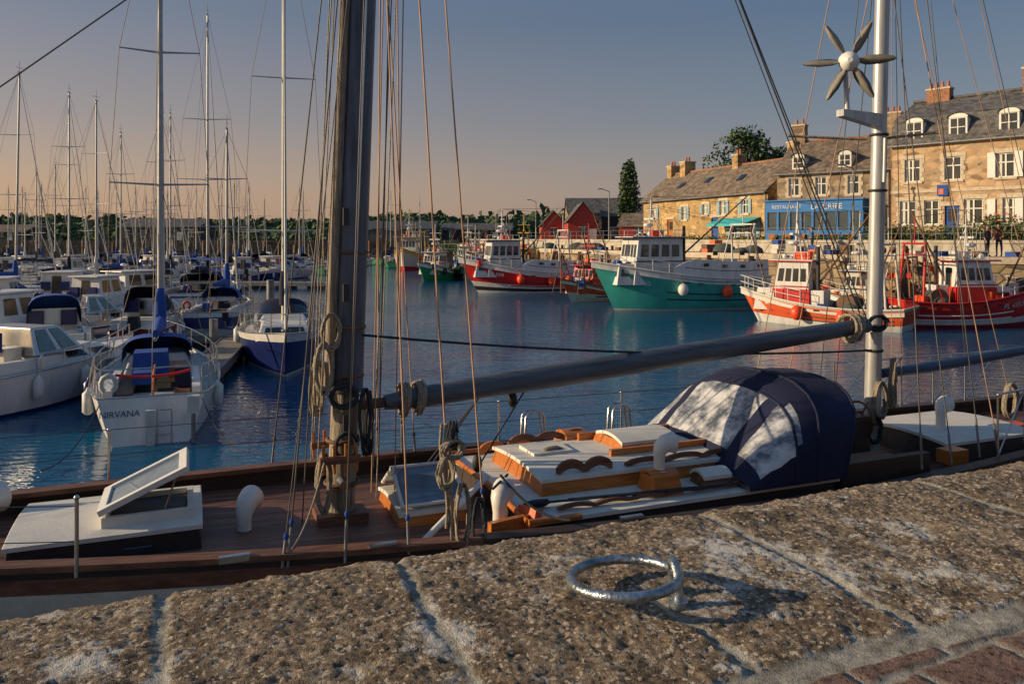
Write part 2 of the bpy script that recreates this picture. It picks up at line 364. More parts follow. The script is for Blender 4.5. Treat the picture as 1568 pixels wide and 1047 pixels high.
def motorboat(x,y,hd,L=6,B=2.4,hullm=None,stripe=None,style=0,name='motorboat',canvas=None,fb=(.85,.9,1.2)):
    hullm=hullm or white
    A=Asm(name,(x,y,0),math.radians(hd),{'cabin':.03,'cockpit':.02})
    H=Hull(L,B,fb,rake=.9,tw=.92,draft=.4,wl=.86,pw=2.6)
    H.build(A['hull'],[(.08,stripe or navyp),(.7,hullm),(.78,stripe or hullm),(1,hullm)],white,.06,railm=steel,rr=.025)
    c=A['cabin']; dk=H.sh(.5)-.06
    cabin(c,.02*L,.36*L,B*.74,B*.55,dk-.02,dk+.42,white,slf=.9,nside=2,nfront=1,wz=(.4,.75),rear=False)
    if style==0:
        cabin(c,-.10*L,.12*L,B*.74,B*.6,dk+.35,dk+.98,steel,slf=.6,nside=2,nfront=3,wz=(.08,.92),rear=False,wm=M('windscreen_glass',(.16,.24,.23),.05,spec=.8))
        if canvas: hoodmesh(A['canopy'],0,-.3*L,B*.7,dk+.5,.95,canvas)
    else:
        cabin(c,-.18*L,.16*L,B*.72,B*.6,dk,dk+1.35,white,slf=.45,nside=2,nfront=3,wz=(.5,.9)); c.box((-.03*L,0,dk+1.4),(.36*L,B*.66,.07),white)
        c.line((-.05*L,0,dk+1.4),(-.1*L,0,dk+2.6),.03,alu); c.ell((-.1*L,0,dk+1.75),(.18,.18,.08),white)
    k=A['cockpit']; k.bx(-.46*L,-.02*L,-B*.38,B*.38,dk-.01,dk+.02,decky)
    for sd in(1,-1): k.box((-.24*L,sd*B*.41,dk+.14),(.46*L,.2,.34),white)
    k.box((-.45*L,0,dk+.14),(.2,B*.8,.34),white); k.box((-.38*L,0,dk+.22),(.5,B*.6,.3),offw)
    for sd in(.5,-.4): k.box((-.14*L,sd,dk+.3),(.45,.45,.5),offw); k.box((-.19*L,sd,dk+.7),(.12,.45,.45),navyp)
    k.torus((-.07*L,-.4,dk+.65),.19,.02,black,Matrix.Rotation(math.radians(70),3,'Y'),20,6)
    for a in(0,2.1,4.2): k.line((-.07*L,-.4,dk+.65),V((-.07*L,-.4,dk+.65))+Matrix.Rotation(math.radians(70),3,'Y')@V((.19*math.cos(a),.19*math.sin(a),0)),.012,black)
    o=A['outboard']; o.box((-L/2-.25,0,dk+.25),(.4,.38,.45),black,taper=.8); o.tube([(-L/2-.25,0,dk+.1),(-L/2-.28,0,-.3)],[.12,.08],dark,8)
    g=A['rails']
    for sd in(1,-1):
        ts=[.45,.55,.68,.8,.9,.97]; pts=[H.P(t,1,sd)+V((0,-sd*.05,.38)) for t in ts]
        g.tube([H.P(.4,1,sd)]+pts,.016,steel,5)
        for t,p in zip(ts,pts): g.line(H.P(t,1,sd)+V((0,-sd*.05,0)),p,.014,steel,5)
    for t in(.15,.42,.66):
        for sd in(1,-1): fender(A['fenders'],H.P(t,.6,sd,.12),fend,.12,.5)
    A.done()
# ---------------------------------------------------------------- fishing boats
def trawler(x,y,hd,L=10,B=3.6,fb=(1.3,1.2,2.4),bands=None,house=(-.05,.22),hw=.62,hh=1.9,hm=None,lower=None,gantry=-.4,mast=5,text=None,tside=1,deckm=None,name='fishing_trawler',rail=None,derrick=True,rake=1.1,buoys=3,bul=.35,stripe=None,tt=.9,trim=None,txs=.32,acc=None,skirt=None,clutter=12):
    hm=hm or twhite; acc=acc or navyp
    A=Asm(name,(x,y,0),math.radians(hd),{'wheelhouse':.03})
    H=Hull(L,B,fb,rake=rake,tw=.85,draft=.6,wl=.78,srake=.2)
    H.build(A['hull'],bands,deckm or M('trawler_deck',(.14,.16,.15),.8,var=.3),bul,n=26,railm=trim or twhite,rr=.05)
    for vv in(.32,.5): 
        for sd in(1,-1): A['hull'].tube([H.P(t,vv,sd,.0) for t in[i/20 for i in range(1,15)]],.035,stripe or black,6)
    dk=H.sh(.4)-bul; w=A['wheelhouse']
    for sd in(1,-1):
        for t in(.12,.2,.28,.5,.58): 
            p=H.P(t,.80,sd,.01); w.box(p,(.28,.03,.07),black)
    if lower:
        a,b2,h=lower
        ts=[lerp(a,b2,i/10) for i in range(11)]
        for sd in(1,-1):
            secs=[]
            for i,t in enumerate(ts):
                p=H.P(t,1,sd); hh2=h*(1 if i<9 else (.75 if i==9 else .3)); secs.append([p,p+V((0,-sd*.05,hh2)),p+V((0,-sd*.13,hh2)),p+V((0,-sd*.13,-.2))])
            w.loft(secs,hm,sm=False)
            mid=[H.P(t,1,sd)+V((0,sd*.012-sd*.03,h*.45)) for t in ts[:-1]]
            w.tube(mid,.02,acc,4)
            for t in ts[1:9:2]:
                p=H.P(t,1,sd)+V((0,-sd*.0,h*.72)); w.box(p,(.3,.05,.16),glass)
    x0,x1=house[0]*L,house[1]*L
    cabin(w,x0,x1,B*hw,B*hw*.88,dk,dk+hh,hm,slf=.35,nside=4,nfront=5,wz=(.60,.86))
    if skirt: cabin(w,x0-.03,x1+.03,B*hw+.04,B*hw*.95+.04,dk,dk+hh*.45,skirt,slf=.13,slb=.0,win=False)
    w.box(((x0+x1)/2-.05,0,dk+hh+.04),(x1-x0+.25,B*hw*1.02,.09),hm)
    w.box(((x0+x1)/2-.05,0,dk+hh+.02),(x1-x0+.29,B*hw*1.05,.05),acc)
    for sd in(1,-1): w.box(((x0+x1)/2,sd*B*hw*.485,dk+hh*.50),((x1-x0)*.96,.02,.06),acc)
    cabin(w,x1-.2,x1+.9,B*hw*.8,B*hw*.7,dk,dk+hh*.45,hm,slf=.2,nside=1,nfront=2,wz=(.4,.75),rear=False)
    w.box((x0-.35,B*.1,dk+.5),(.6,B*.3,1.0),hm); w.tube([(x0-.3,B*.15,dk+1),(x0-.3,B*.15,dk+hh+.7)],.09,dark,8)
    m=A['mast']; cx=(x0+x1)/2; zt=dk+hh+.08; mt=zt+mast*.45
    m.tube([(cx,0,zt),(cx-.1,0,mt)],[.06,.035],hm,6)
    for sd in(1,-1): m.line((cx-.5,sd*.5,zt),(cx-.08,0,zt+mast*.28),.03,hm,5)
    m.box((cx,0,zt+mast*.2),(.15,1.1,.1),hm); m.ell((cx+.1,0,zt+mast*.13),(.28,.28,.12),white); m.line((cx-.1,-.6,zt+mast*.3),(cx-.1,.6,zt+mast*.3),.025,hm)
    for i in range(6): a=R.uniform(-.6,.6); b3=R.uniform(-.6,.4); m.line((cx+b3,a,zt),(cx+b3,a,zt+R.uniform(.6,2.4)),.014,alu)
    for sd in(1,-1): m.ell((cx+.3,sd*.55,zt+.15),.13,white,8,6); m.box((cx+.5,sd*.3,zt+.12),(.12,.16,.14),dark)
    m.box((cx-.4,0,zt+.2),(.7,.5,.35),R.choice([buoyM,offw,buoyM]))
    for sd in(1,-1):
        m.line((x0+.1,sd*B*hw*.4,zt+.35),(x1-.4,sd*B*hw*.4,zt+.35),.018,hm)
        for f in(0,.5,1): xx=lerp(x0+.1,x1-.4,f); m.line((xx,sd*B*hw*.4,zt),(xx,sd*B*hw*.4,zt+.35),.018,hm)
    g=A['gantry']; gx=gantry*L; gh=dk+hh+.8; gm=trim or hm
    for sd in(1,-1):
        g.tube([(gx-.2,sd*B*.36,dk),(gx,sd*B*.3,gh)],.055,gm,6); g.tube([(gx+.8,sd*B*.36,dk),(gx,sd*B*.3,gh)],.03,gm,6); g.ell((gx,sd*B*.24,gh-.25),(.12,.06,.16),rust)
    g.tube([(gx,-B*.34,gh),(gx,B*.34,gh)],.055,gm,6); g.tube([(gx,-B*.3,gh-.5),(gx,B*.3,gh-.5)],.03,gm,6); g.line((gx,0,gh),(gx,0,gh+1.2),.03,gm)
    if derrick:
        g.tube([(cx-.6,.2,dk+.5),(gx+.3,.9,gh+1.6)],[.06,.035],rust,6); g.tube([(x1+.3,-.2,dk),(x1+1.6,-.7,gh+.6)],[.05,.035],rust,6)
        g.line((gx+.3,.9,gh+1.6),(cx-.1,0,mt),.012,wire)
    g.line((gx,0,gh+1.2),(cx-.1,0,mt),.012,wire); bow=H.P(1,1,1); g.line((cx-.1,0,mt),(bow.x-.2,0,bow.z+.3),.012,wire); g.line((gx,0,gh),(-L/2,0,dk+.4),.012,wire)
    for sd in(1,-1): g.line((cx-.1,sd*.3,mt-.5),(gx,sd*B*.3,gh),.009,wire); g.line((cx-.1,0,mt),(cx-.8,sd*B*.45,dk+bul),.009,wire)
    d=A['deck_gear']; gx2=(gx+x0)/2
    d.tube([(gx2,-.6,dk+.45),(gx2,.6,dk+.45)],[.3,.3],netM,12); 
    for sd in(.62,-.62): d.tube([(gx2,sd-.03,dk+.45),(gx2,sd+.03,dk+.45)],.42,rust,14)
    for i in range(clutter):
        xx=R.uniform(-.42,.4)*L; yy=R.uniform(-.28,.28)*B; t=H.t_of(xx); z=H.sh(t)-bul
        d.box((xx,yy,z+.2),(R.uniform(.3,.6),R.uniform(.3,.5),R.uniform(.3,.8)),R.choice([bluec,rust,orangep,offw,dark,netM,buoyM]),R.uniform(0,3))
    for i in range(3):
        xx=R.uniform(.25,.36)*L; d.ell((xx,R.uniform(-.3,.3),H.sh(H.t_of(xx))-bul+.3),(.35,.3,.35),R.choice([dark,bluec,orangep]),8,6)
    for i in range(4):
        xx=R.uniform(-.4,-.1)*L; d.ell((xx,R.uniform(-.3,.3)*B,dk+.25),(R.uniform(.3,.6),.35,R.uniform(.2,.5)),netM,9,6)
    for i in range(3): xx=R.uniform(-.45,-.05)*L; yy=R.choice([-1,1])*B*.38; d.line((xx,yy,dk),(xx+R.uniform(-.3,.3),yy,dk+R.uniform(1.2,2.4)),.02,R.choice([rust,offw,varn])); d.box((xx,yy,dk+1.7),(.3,.02,.22),R.choice([orangep,dark,redp]))
    r=A['rails']
    for sd in(1,-1):
        ts=[.6,.68,.76,.84,.91,.97]; 
        for hgt in(.3,.6): r.tube([H.P(t,1,sd)+V((0,-sd*.05,hgt)) for t in ts]+[H.P(1,1,sd)+V((0,0,hgt))],.018,rail or hm,5)
        for t in ts: r.line(H.P(t,1,sd)+V((0,-sd*.05,0)),H.P(t,1,sd)+V((0,-sd*.05,.6)),.018,rail or hm,5)
    b=A['buoys']
    for i in range(buoys):
        t=[.33,.62,.10,.5][i%4]; p=H.P(t,.60,tside,.26); b.ell(p,(.29,.29,.34),[buoyM,fend if i==1 and buoys>2 else buoyM,fend,buoyM][i%4],12,8); b.line(p,H.P(t,1,tside),.015,ropeM)
    for t in(.2,.45,.7): p=H.P(t,.7,-tside,.12); b.torus(p,.25,.09,black,Matrix.Rotation(math.pi/2,3,'X'),16,6)
    if text: H.text(A['hull_lettering'],text,tt,.62,txs,tside,M('lettering_white',(.7,.7,.68),.5))
    A.done(); return H
# ---------------------------------------------------------------- buildings
win_frame=M('white_joinery',(.68,.67,.63),.5,var=.06)
slate=M('slate_roof',(.060,.058,.062),.7,col2=(.16,.15,.135),scale=3,stretch=(1,1,1),bump=.5,bscale=9)
slateb=M('lichen_slate_roof',(.11,.085,.068),.85,col2=(.24,.18,.125),scale=2.5,bump=.5,bscale=9)
def slate_courses(m):
    nt=m.node_tree;N=nt.nodes;L=nt.links;b=N['Principled BSDF']
    tc=N.new('ShaderNodeTexCoord'); mp=N.new('ShaderNodeMapping'); mp.inputs['Scale'].default_value=(2.2,1.2,4)
    L.new(tc.outputs['Object'],mp.inputs[0]); v=N.new('ShaderNodeTexVoronoi'); v.inputs['Scale'].default_value=1.4; L.new(mp.outputs[0],v.inputs['Vector'])
    s=N.new('ShaderNodeSeparateColor'); L.new(v.outputs['Color'],s.inputs[0])
    mr=N.new('ShaderNodeMapRange'); mr.inputs['To Min'].default_value=.6; mr.inputs['To Max'].default_value=1.35; L.new(s.outputs[0],mr.inputs[0])
    hv=N.new('ShaderNodeHueSaturation'); src=b.inputs['Base Color'].links[0].from_socket; L.new(src,hv.inputs['Color']); L.new(mr.outputs[0],hv.inputs['Value']); L.new(hv.outputs[0],b.inputs['Base Color'])
slate_courses(slate); slate_courses(slateb)
golden=stone('golden_rubble_stone',(.42,.26,.10),(.58,.39,.17),(.22,.14,.07),(.34,.25,.15),1.5,1.9,.05)
pinkst=stone('pinkish_granite_stone',(.46,.27,.15),(.58,.41,.25),(.22,.13,.08),(.36,.28,.19),1.25,1.9,.045)
greyst=stone('grey_rubble_stone',(.25,.175,.115),(.38,.28,.18),(.13,.095,.07),(.24,.20,.15),1.4,1.9,.05)
quaywall=stone('quay_wall_stone',(.28,.20,.12),(.40,.30,.18),(.16,.12,.08),(.10,.08,.055),1.0,1.7,.05)
bwall=stone('breakwater_stone',(.11,.09,.07),(.16,.13,.10),(.08,.065,.05),(.07,.06,.05),.8,1.7,.05)
brick=stone('chimney_brick',(.36,.13,.06),(.30,.12,.07),(.42,.19,.09),(.3,.22,.16),4,3,.06)
pale=M('pale_stone_trim',(.54,.45,.33),.85,var=.2,bump=.2)
render_w=M('pale_render',(.46,.41,.33),.85,var=.25,scale=2,bump=.2); streaks(render_w,(.18,.15,.11),.6,(1.2,1.2,.5))
def window(A,x,z,w,h,shut=None,surr=None):
    g=A['windows']; y=.14
    g.bx(x-w/2,x+w/2,y,y+.02,z,z+h,glass)
    t=.07
    for a in(x-w/2+t/2,x+w/2-t/2): g.bx(a-t/2,a+t/2,y-.06,y-.002,z,z+h,win_frame)
    for zz in(z+t/2,z+h-t/2,z+h*.62): g.bx(x-w/2+t,x-.045,y-.055,y-.003,zz-t/2,zz+t/2,win_frame); g.bx(x+.045,x+w/2-t,y-.055,y-.003,zz-t/2,zz+t/2,win_frame)
    g.bx(x-.045,x+.045,y-.065,y-.002,z,z+h,win_frame)
    if R.random()<.6: g.bx(x-w/2+t,x-w*.22,y-.0019,y+.0,z+.05,z+h-.05,offw)
    s=surr or pale; q=A['trim']
    for a in(-1,1):
        k=0; zz=z
        while zz<z+h-.01:
            hh=min(.3,z+h-zz); ww=.16 if k%2 else .26; xa=x+a*w/2; q.bx(min(xa,xa+a*ww),max(xa,xa+a*ww),-.03,.02,zz,zz+hh-.01,s); zz+=hh; k+=1
    q.bx(x-w/2-.28,x+w/2+.28,-.035,.02,z+h,z+h+.26,s); q.bx(x-w/2-.15,x+w/2+.15,-.09,.02,z-.14,z,s)
    if shut:
        for a in(-1,1):
            xa=x+a*(w/2+.04+w*.25); q.bx(xa-w*.25,xa+w*.25,-.09,-.04,z+.02,z+h-.02,shut)
            for i in range(3): zz=z+h*(.2+.3*i); q.bx(xa-w*.22,xa+w*.22,-.105,-.091,zz-.03,zz+.03,shut)
def facade(mb,W,z0,z1,ops,m,dep=.2):
    xs=sorted({0,W,*[o[0] for o in ops],*[o[1] for o in ops]}); zs=sorted({z0,z1,*[o[2] for o in ops],*[o[3] for o in ops]})
    for i in range(len(xs)-1):
        for j in range(len(zs)-1):
            cx,cz=(xs[i]+xs[i+1])/2,(zs[j]+zs[j+1])/2
            if any(o[0]<cx<o[1] and o[2]<cz<o[3] for o in ops): continue
            mb.quad([(xs[i],0,zs[j]),(xs[i+1],0,zs[j]),(xs[i+1],0,zs[j+1]),(xs[i],0,zs[j+1])],m)
    for a,b,c,d in ops:
        for q in([(a,0,c),(a,dep,c),(a,dep,d),(a,0,d)],[(b,0,c),(b,0,d),(b,dep,d),(b,dep,c)],[(a,0,d),(a,dep,d),(b,dep,d),(b,0,d)],[(a,0,c),(b,0,c),(b,dep,c),(a,dep,c)]): mb.quad(q,m)
def house(name,Ap,Bp,dep,z0,ze,zr,wins,wallm,roofm,chim=(),doors=(),mansard=None,dormers=(),shut=None,skylights=(),pots=2,cm=None):
    Ap=V((*Ap,0));Bp=V((*Bp,0)); d=Bp-Ap; W=d.length
    A=Asm(name,Ap,math.atan2(d.y,d.x))
    ops=[(x-w/2,x+w/2,z,z+h) for x,z,w,h in wins]+[(x-w/2,x+w/2,z0+.02,z0+h) for x,w,h,_ in doors]
    w=A['walls']; facade(w,W,z0,ze,ops,wallm)
    for x in(0,W):
        w.quad([(x,0,z0),(x,dep,z0),(x,dep,ze),(x,dep/2,zr),(x,0,ze)] if not mansard else [(x,0,z0),(x,dep,z0),(x,dep,ze),(x,dep-1,mansard),(x,dep/2,zr),(x,1,mansard),(x,0,ze)],wallm)
    w.quad([(0,dep,z0),(W,dep,z0),(W,dep,ze),(0,dep,ze)],wallm)
    for x,z,ww,h in wins: window(A,x,z,ww,h,shut)
    for x,ww,h,m in doors:
        A['doors'].bx(x-ww/2,x+ww/2,.12,.17,z0+.02,z0+h,m); A['doors'].bx(x-ww*.3,x+ww*.3,.10,.12,z0+h*.55,z0+h*.9,glass)
        A['trim'].bx(x-ww/2-.2,x+ww/2+.2,-.035,.02,z0+h,z0+h+.25,pale)
    r=A['roof']; o=.3
    if mansard: prof=[(-.25,ze-.02),(.95,mansard),(dep/2,zr),(dep-.95,mansard),(dep+.25,ze-.02)]
    else:
        s=(zr-ze)/(dep/2); prof=[(-o,ze-o*s+.06),(dep/2,zr+.08),(dep+o,ze-o*s+.06)]
    n=16
    for (ya,za),(yb,zb) in zip(prof[:-1],prof[1:]):
        secs=[[V((-.15+(W+.3)*i/n,ya,za+.03*math.sin(i*2.1+ya))),V((-.15+(W+.3)*i/n,yb,zb+.03*math.sin(i*1.7+yb)))] for i in range(n+1)]
        r.loft(secs,roofm,sm=False); r.loft([[p-V((0,0,.12)) for p in q] for q in secs],roofm,sm=False)
    ya,za=prof[0]; r.quad([(-.15,ya,za-.12),(W+.15,ya,za-.12),(W+.15,ya,za),(-.15,ya,za)],roofm)
    r.tube([(-.15,prof[len(prof)//2][0],zr+.08),(W+.15,prof[len(prof)//2][0],zr+.08)],.11,brick if not mansard else roofm,6)
    g=A['gutter']; g.tube([(-.1,ya-.07,za-.12),(W+.1,ya-.07,za-.12)],.07,alud,6); g.tube([(W-.2,-.1,za-.1),(W-.2,-.1,z0)],.05,alud,6)
    A['trim'].bx(0,W,-.05,.02,ze-.26,ze-.03,pale)
    if mansard: A['trim'].bx(0,W,-.06,.02,(z0+ze)/2-.1,(z0+ze)/2+.1,pale)
    c=A['chimneys']
    for cx,cy,cw,cd,zb,ct in chim:
        c.bx(cx-cw/2,cx+cw/2,cy-cd/2,cy+cd/2,zb,ct,cm or brick); c.bx(cx-cw/2-.06,cx+cw/2+.06,cy-cd/2-.06,cy+cd/2+.06,ct,ct+.12,pale)
        k=max(2,int(cw/.35))
        for i in range(k): xx=cx-cw/2+cw*(i+.5)/k; c.tube([(xx,cy,ct+.1),(xx,cy,ct+.55)],[.12,.09],M('terracotta_pot',(.42,.14,.07),.8),8)
    for x,z,ww,h in dormers:
        q=A['dormers']; q.bx(x-ww/2,x+ww/2,.02,1.4,z,z+h,win_frame); q.bx(x-ww/2+.12,x+ww/2-.12,-.0,.018,z+.12,z+h-.05,glass); q.bx(x-.03,x+.03,-.025,-.002,z+.12,z+h-.05,win_frame); q.bx(x-ww/2+.12,x+ww/2-.12,-.022,-.003,z+h*.5,z+h*.5+.05,win_frame)
        q.loft([[V((x-ww/2*1.15*math.cos(a),yy,z+h+.32*math.sin(a))) for a in[math.pi*i/8 for i in range(9)]] for yy in(-.12,1.5)],slate)
        q.quad([(x-ww/2*1.1*math.cos(math.pi*i/8),-.02,z+h+.30*math.sin(math.pi*i/8)) for i in range(9)],win_frame)
    for x,f in skylights:
        y0=dep/2*f; zz=lerp(ze,zr,f)+.14; s=(zr-ze)/(dep/2); r.box((x,y0,zz),(.7,.8,.06),glass,rx=math.atan(s))
    return A
# ---------------------------------------------------------------- foliage
leafA=M('leaf_shaded',(.022,.050,.015),.8,var=.4); leafB=M('leaf_mid',(.050,.095,.022),.8,var=.35); leafC=M('leaf_sunlit',(.095,.14,.038),.8,var=.3)  # leaf tones from shaded to sunlit, light put into the colour
farA=M('far_trees_shaded',(.030,.060,.032),.95,var=.3,scale=.02); farB=M('far_trees_sunlit',(.060,.105,.045),.95,var=.3,scale=.02)
bark=M('bark',(.10,.075,.05),.9,bump=.5)
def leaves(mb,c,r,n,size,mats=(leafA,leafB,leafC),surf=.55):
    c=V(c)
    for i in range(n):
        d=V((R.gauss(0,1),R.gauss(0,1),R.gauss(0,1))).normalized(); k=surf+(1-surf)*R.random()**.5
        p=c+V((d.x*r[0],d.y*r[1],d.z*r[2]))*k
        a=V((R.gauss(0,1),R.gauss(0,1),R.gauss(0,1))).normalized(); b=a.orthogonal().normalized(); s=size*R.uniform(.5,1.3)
        mt=mats[min(len(mats)-1,max(0,int((d.z*.35-d.x*.35+.5+R.uniform(-.3,.3))*len(mats))))]  # lighter tones on top and sunward side: shading put into leaf colour
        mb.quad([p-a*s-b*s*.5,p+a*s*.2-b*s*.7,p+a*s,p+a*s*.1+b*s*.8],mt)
def tree(name,x,y,z0,h,w,kind='round'):
    A=Asm(name,(x,y,z0)); t=A['trunk']; t.tube([(0,0,-.3),(.1,0,h*.3),(0,.1,h*.6),(0,0,h*.9)],[w*.06,w*.05,w*.03,.03],bark,8)
    c=A['crown']
    if kind=='round':
        for i in range(46):
            a=R.uniform(0,6.28); k=R.random()**.5; zz=R.uniform(.35,.93); ww=w*.42*k*math.sin(math.pi*min(1,(zz-.15)/.85))**.6
            p=V((math.cos(a)*ww,math.sin(a)*ww,h*zz)); t.tube([(0,0,h*zz*.6),p*.8+V((0,0,h*zz*.2))],[.08,.02],bark,5)
            rr=w*R.uniform(.08,.19); leaves(c,p,(rr,rr,rr*.8),110,.22)
    else:
        for i in range(34):
            zz=R.uniform(.1,.97); k=w*.3*math.sin(math.pi*min(1,zz*.85+.12))**.7; a=R.uniform(0,6.28)
            p=V((math.cos(a)*k*.7,math.sin(a)*k*.7,h*zz)); t.tube([(0,0,h*zz*.8),p],[.05,.02],bark,5); rr=w*R.uniform(.12,.2); leaves(c,p,(rr,rr,rr*2.2),100,.2)
    return A.done()
# ================================================================= SETTING
g=MB(); g.quad([(-4000,-1500,-3),(4000,-1500,-3),(4000,6000,-3),(-4000,6000,-3)],M('seabed_mud',(.05,.045,.035),.9,scale=.1)); g.build('ground')
def water_mat():
    m=bpy.data.materials.new('harbour_water'); m.use_nodes=True; nt=m.node_tree;N=nt.nodes;L=nt.links;b=N['Principled BSDF']
    b.inputs['Base Color'].default_value=(.003,.075,.165,1); b.inputs['Roughness'].default_value=.03; b.inputs['IOR'].default_value=1.33; b.inputs['Specular IOR Level'].default_value=.5
    tc=N.new('ShaderNodeTexCoord'); mp=N.new('ShaderNodeMapping'); mp.inputs['Scale'].default_value=(.6,1.7,1); mp.inputs['Rotation'].default_value=(0,0,.18); L.new(tc.outputs['Object'],mp.inputs[0])
    def nz(sc,det,rgh=.5):
        n=N.new('ShaderNodeTexNoise'); n.inputs['Scale'].default_value=sc; n.inputs['Detail'].default_value=det; n.inputs['Roughness'].default_value=rgh; L.new(mp.outputs[0],n.inputs['Vector']); return n.outputs['Fac']
    a=nz(3.2,3); c=nz(.9,2); 
    ad=N.new('ShaderNodeMath'); ad.operation='MULTIPLY_ADD'; L.new(c,ad.inputs[0]); ad.inputs[1].default_value=.8; L.new(a,ad.inputs[2])
    patch=nz(.05,3); mr=N.new('ShaderNodeMapRange'); mr.inputs['From Min'].default_value=.35; mr.inputs['From Max'].default_value=.65; mr.inputs['To Min'].default_value=.22; mr.inputs['To Max'].default_value=.52; L.new(patch,mr.inputs[0])
    bp=N.new('ShaderNodeBump'); bp.inputs['Distance'].default_value=.07; L.new(mr.outputs[0],bp.inputs['Strength']); L.new(ad.outputs[0],bp.inputs['Height']); L.new(bp.outputs[0],b.inputs['Normal'])
    return m
g=MB(); g.quad([(-1500,-60,0),(400,-60,0),(400,900,0),(-1500,900,0)],water_mat()); g.build('water')
quaytop=M('quay_paving',(.24,.21,.17),.9,var=.25,scale=1.5)
A=Asm('harbour_quay')
edge=[(70,18),(45,30),(24,41),(14,52),(5,68),(-2,95),(-8,125),(-10,146)]
q=A['quay_wall']
for (x0,y0),(x1,y1) in zip(edge[:-1],edge[1:]):
    n=6
    q.loft([[V((lerp(x0,x1,i/n),lerp(y0,y1,i/n),z)) for z in(-2,.6,2.72)] for i in range(n+1)],quaywall,sm=False)
q2=A['quay_top']
def off(p,d): return (p[0]+d*.75,p[1]+d*.66)
for a,b in zip(edge[:-1],edge[1:]):
    a2,b2=off(a,5),off(b,5)
    q2.quad([(*a,3.0),(*b,3.0),(*b2,3.0),(*a2,3.0)],quaytop)
    c0,c1=off(a,-.08),off(b,-.08); c2,c3=off(a,.4),off(b,.4)
    k=A['coping']; k.add([(*c0,2.7),(*c1,2.7),(*c2,2.7),(*c3,2.7),(*c0,3.05),(*c1,3.05),(*c2,3.05),(*c3,3.05)],[[0,1,5,4],[4,5,7,6],[2,6,7,3]],pale)
    w=A['retaining_wall']; d2,d3=off(a,5.4),off(b,5.4)
    w.add([(*a2,3.0),(*b2,3.0),(*a2,3.72),(*b2,3.72),(*d2,3.72),(*d3,3.72),(*off(a,4.93),3.72),(*off(b,4.93),3.72),(*off(a,4.93),3.9),(*off(b,4.93),3.9),(*d2,3.9),(*d3,3.9)],[[0,1,3,2],[6,7,9,8],[8,9,11,10]],render_w)
def qpt(s):
    k=min(6,int(s)); f=s-k; a,b=edge[k],edge[k+1]; return lerp(a[0],b[0],f),lerp(a[1],b[1],f)
for i in range(24):
    x,y=qpt(1+i/24*5)
    A['bollards'].tube([(x+.4,y+.4,3),(x+.4,y+.4,3.35),(x+.4,y+.4,3.42)],[.12,.1,.17],dark,8)
    A['fender_timbers'].box((x-.12,y-.12,1.3),(.22,.22,3.2),brownw)
for i in range(26):
    x,y=qpt(1.1+R.random()*3.2); dd=R.uniform(1,4); x,y=off((x,y),dd)
    for k in range(R.randint(1,3)): A['fish_crates'].box((x+R.uniform(-.05,.05),y,3.15+k*.3),(.8,.5,.28),R.choice([bluec,offw,bluec,orangep,rust]),.6)
for i in range(12):
    x,y=off(qpt(1.1+R.random()*3.2),R.uniform(.8,2)); A['nets'].ell((x,y,3.1),(R.uniform(.5,1),.5,R.uniform(.3,.6)),netM,10,6)
for i in range(60):
    x,y=off(qpt(1+i/60*4),5.15); x2,y2=off(qpt(1+(i+1)/60*4),5.15)
    A['railing'].line((x,y,3.9),(x,y,4.7),.025,alud); 
    for z in(4.3,4.7): A['railing'].line((x,y,z),(x2,y2,z),.016,alud)
A.done()
g=MB()
land=M('land_grass_gravel',(.13,.12,.07),.95,col2=(.2,.18,.12),scale=.3)
fland=M('far_land_grass',(.045,.075,.03),.95,col2=(.09,.11,.05),scale=.05)
e2=[off(p,5.3) for p in edge]
g.add([(*p,3.88) for p in e2]+[(300,18,3.88),(300,146,3.88)],[[0,1,2,3,4,5,6,7,9,8]],land)
g.add([(-1500,146,3.2),(300,146,3.2),(300,900,3.2),(-1500,900,3.2)],[[0,1,2,3]],fland)
g.add([(-1500,900,3.2),(-1500,6000,3.3),(4000,6000,3.3),(4000,18,3.3),(300,18,3.3),(300,900,3.2)],[[0,1,2,3,4,5]],fland)
g.build('land')
A=Asm('breakwater')
b=A['wall']; n=30
b.loft([[V((lerp(-10,-400,i/n),146-3*math.sin(i*.2),z)) for z in(-2,1.5,3.3)] for i in range(n+1)],bwall,sm=False)
for i in range(n): 
    x=lerp(-10,-400,(i+.5)/n); A['parapet'].box((x,147,3.45),(13.2,.8,.5),bwall)
for i in range(60): x=-12-i*2.7; A['piles'].tube([(x,142.6,-1),(x,142.6,R.uniform(2.8,3.9))],.22,brownw,6)
A.done()
A=Asm('hill')
h=A['terrain']; secs=[]
for i in range(61):
    x=-620+i*16; nn=noise.noise(V((x*.006,0,0)))
    secs.append([V((x,300,3.2)),V((x,340,5.5)),V((x,380,8.5+2*noise.noise(V((x*.01,1,0))))),V((x,470,13.0+5*nn)),V((x,600,13+5*nn)),V((x,700,5))])
h.loft(secs,M('hill_grass',(.028,.055,.026),.95,col2=(.065,.095,.040),scale=.03)); A.done()
m=MB()
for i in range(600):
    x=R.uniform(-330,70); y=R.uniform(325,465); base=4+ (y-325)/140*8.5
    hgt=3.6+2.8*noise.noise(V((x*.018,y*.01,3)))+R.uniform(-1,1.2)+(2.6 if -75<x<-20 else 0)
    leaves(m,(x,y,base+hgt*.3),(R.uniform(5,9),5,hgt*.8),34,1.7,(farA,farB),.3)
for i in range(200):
    x=R.uniform(-190,10); y=R.uniform(168,210); leaves(m,(x,y,3.9),(R.uniform(3,5),2.5,R.uniform(1.2,3.6)),44,.7,(farA,leafB,farB),.3)
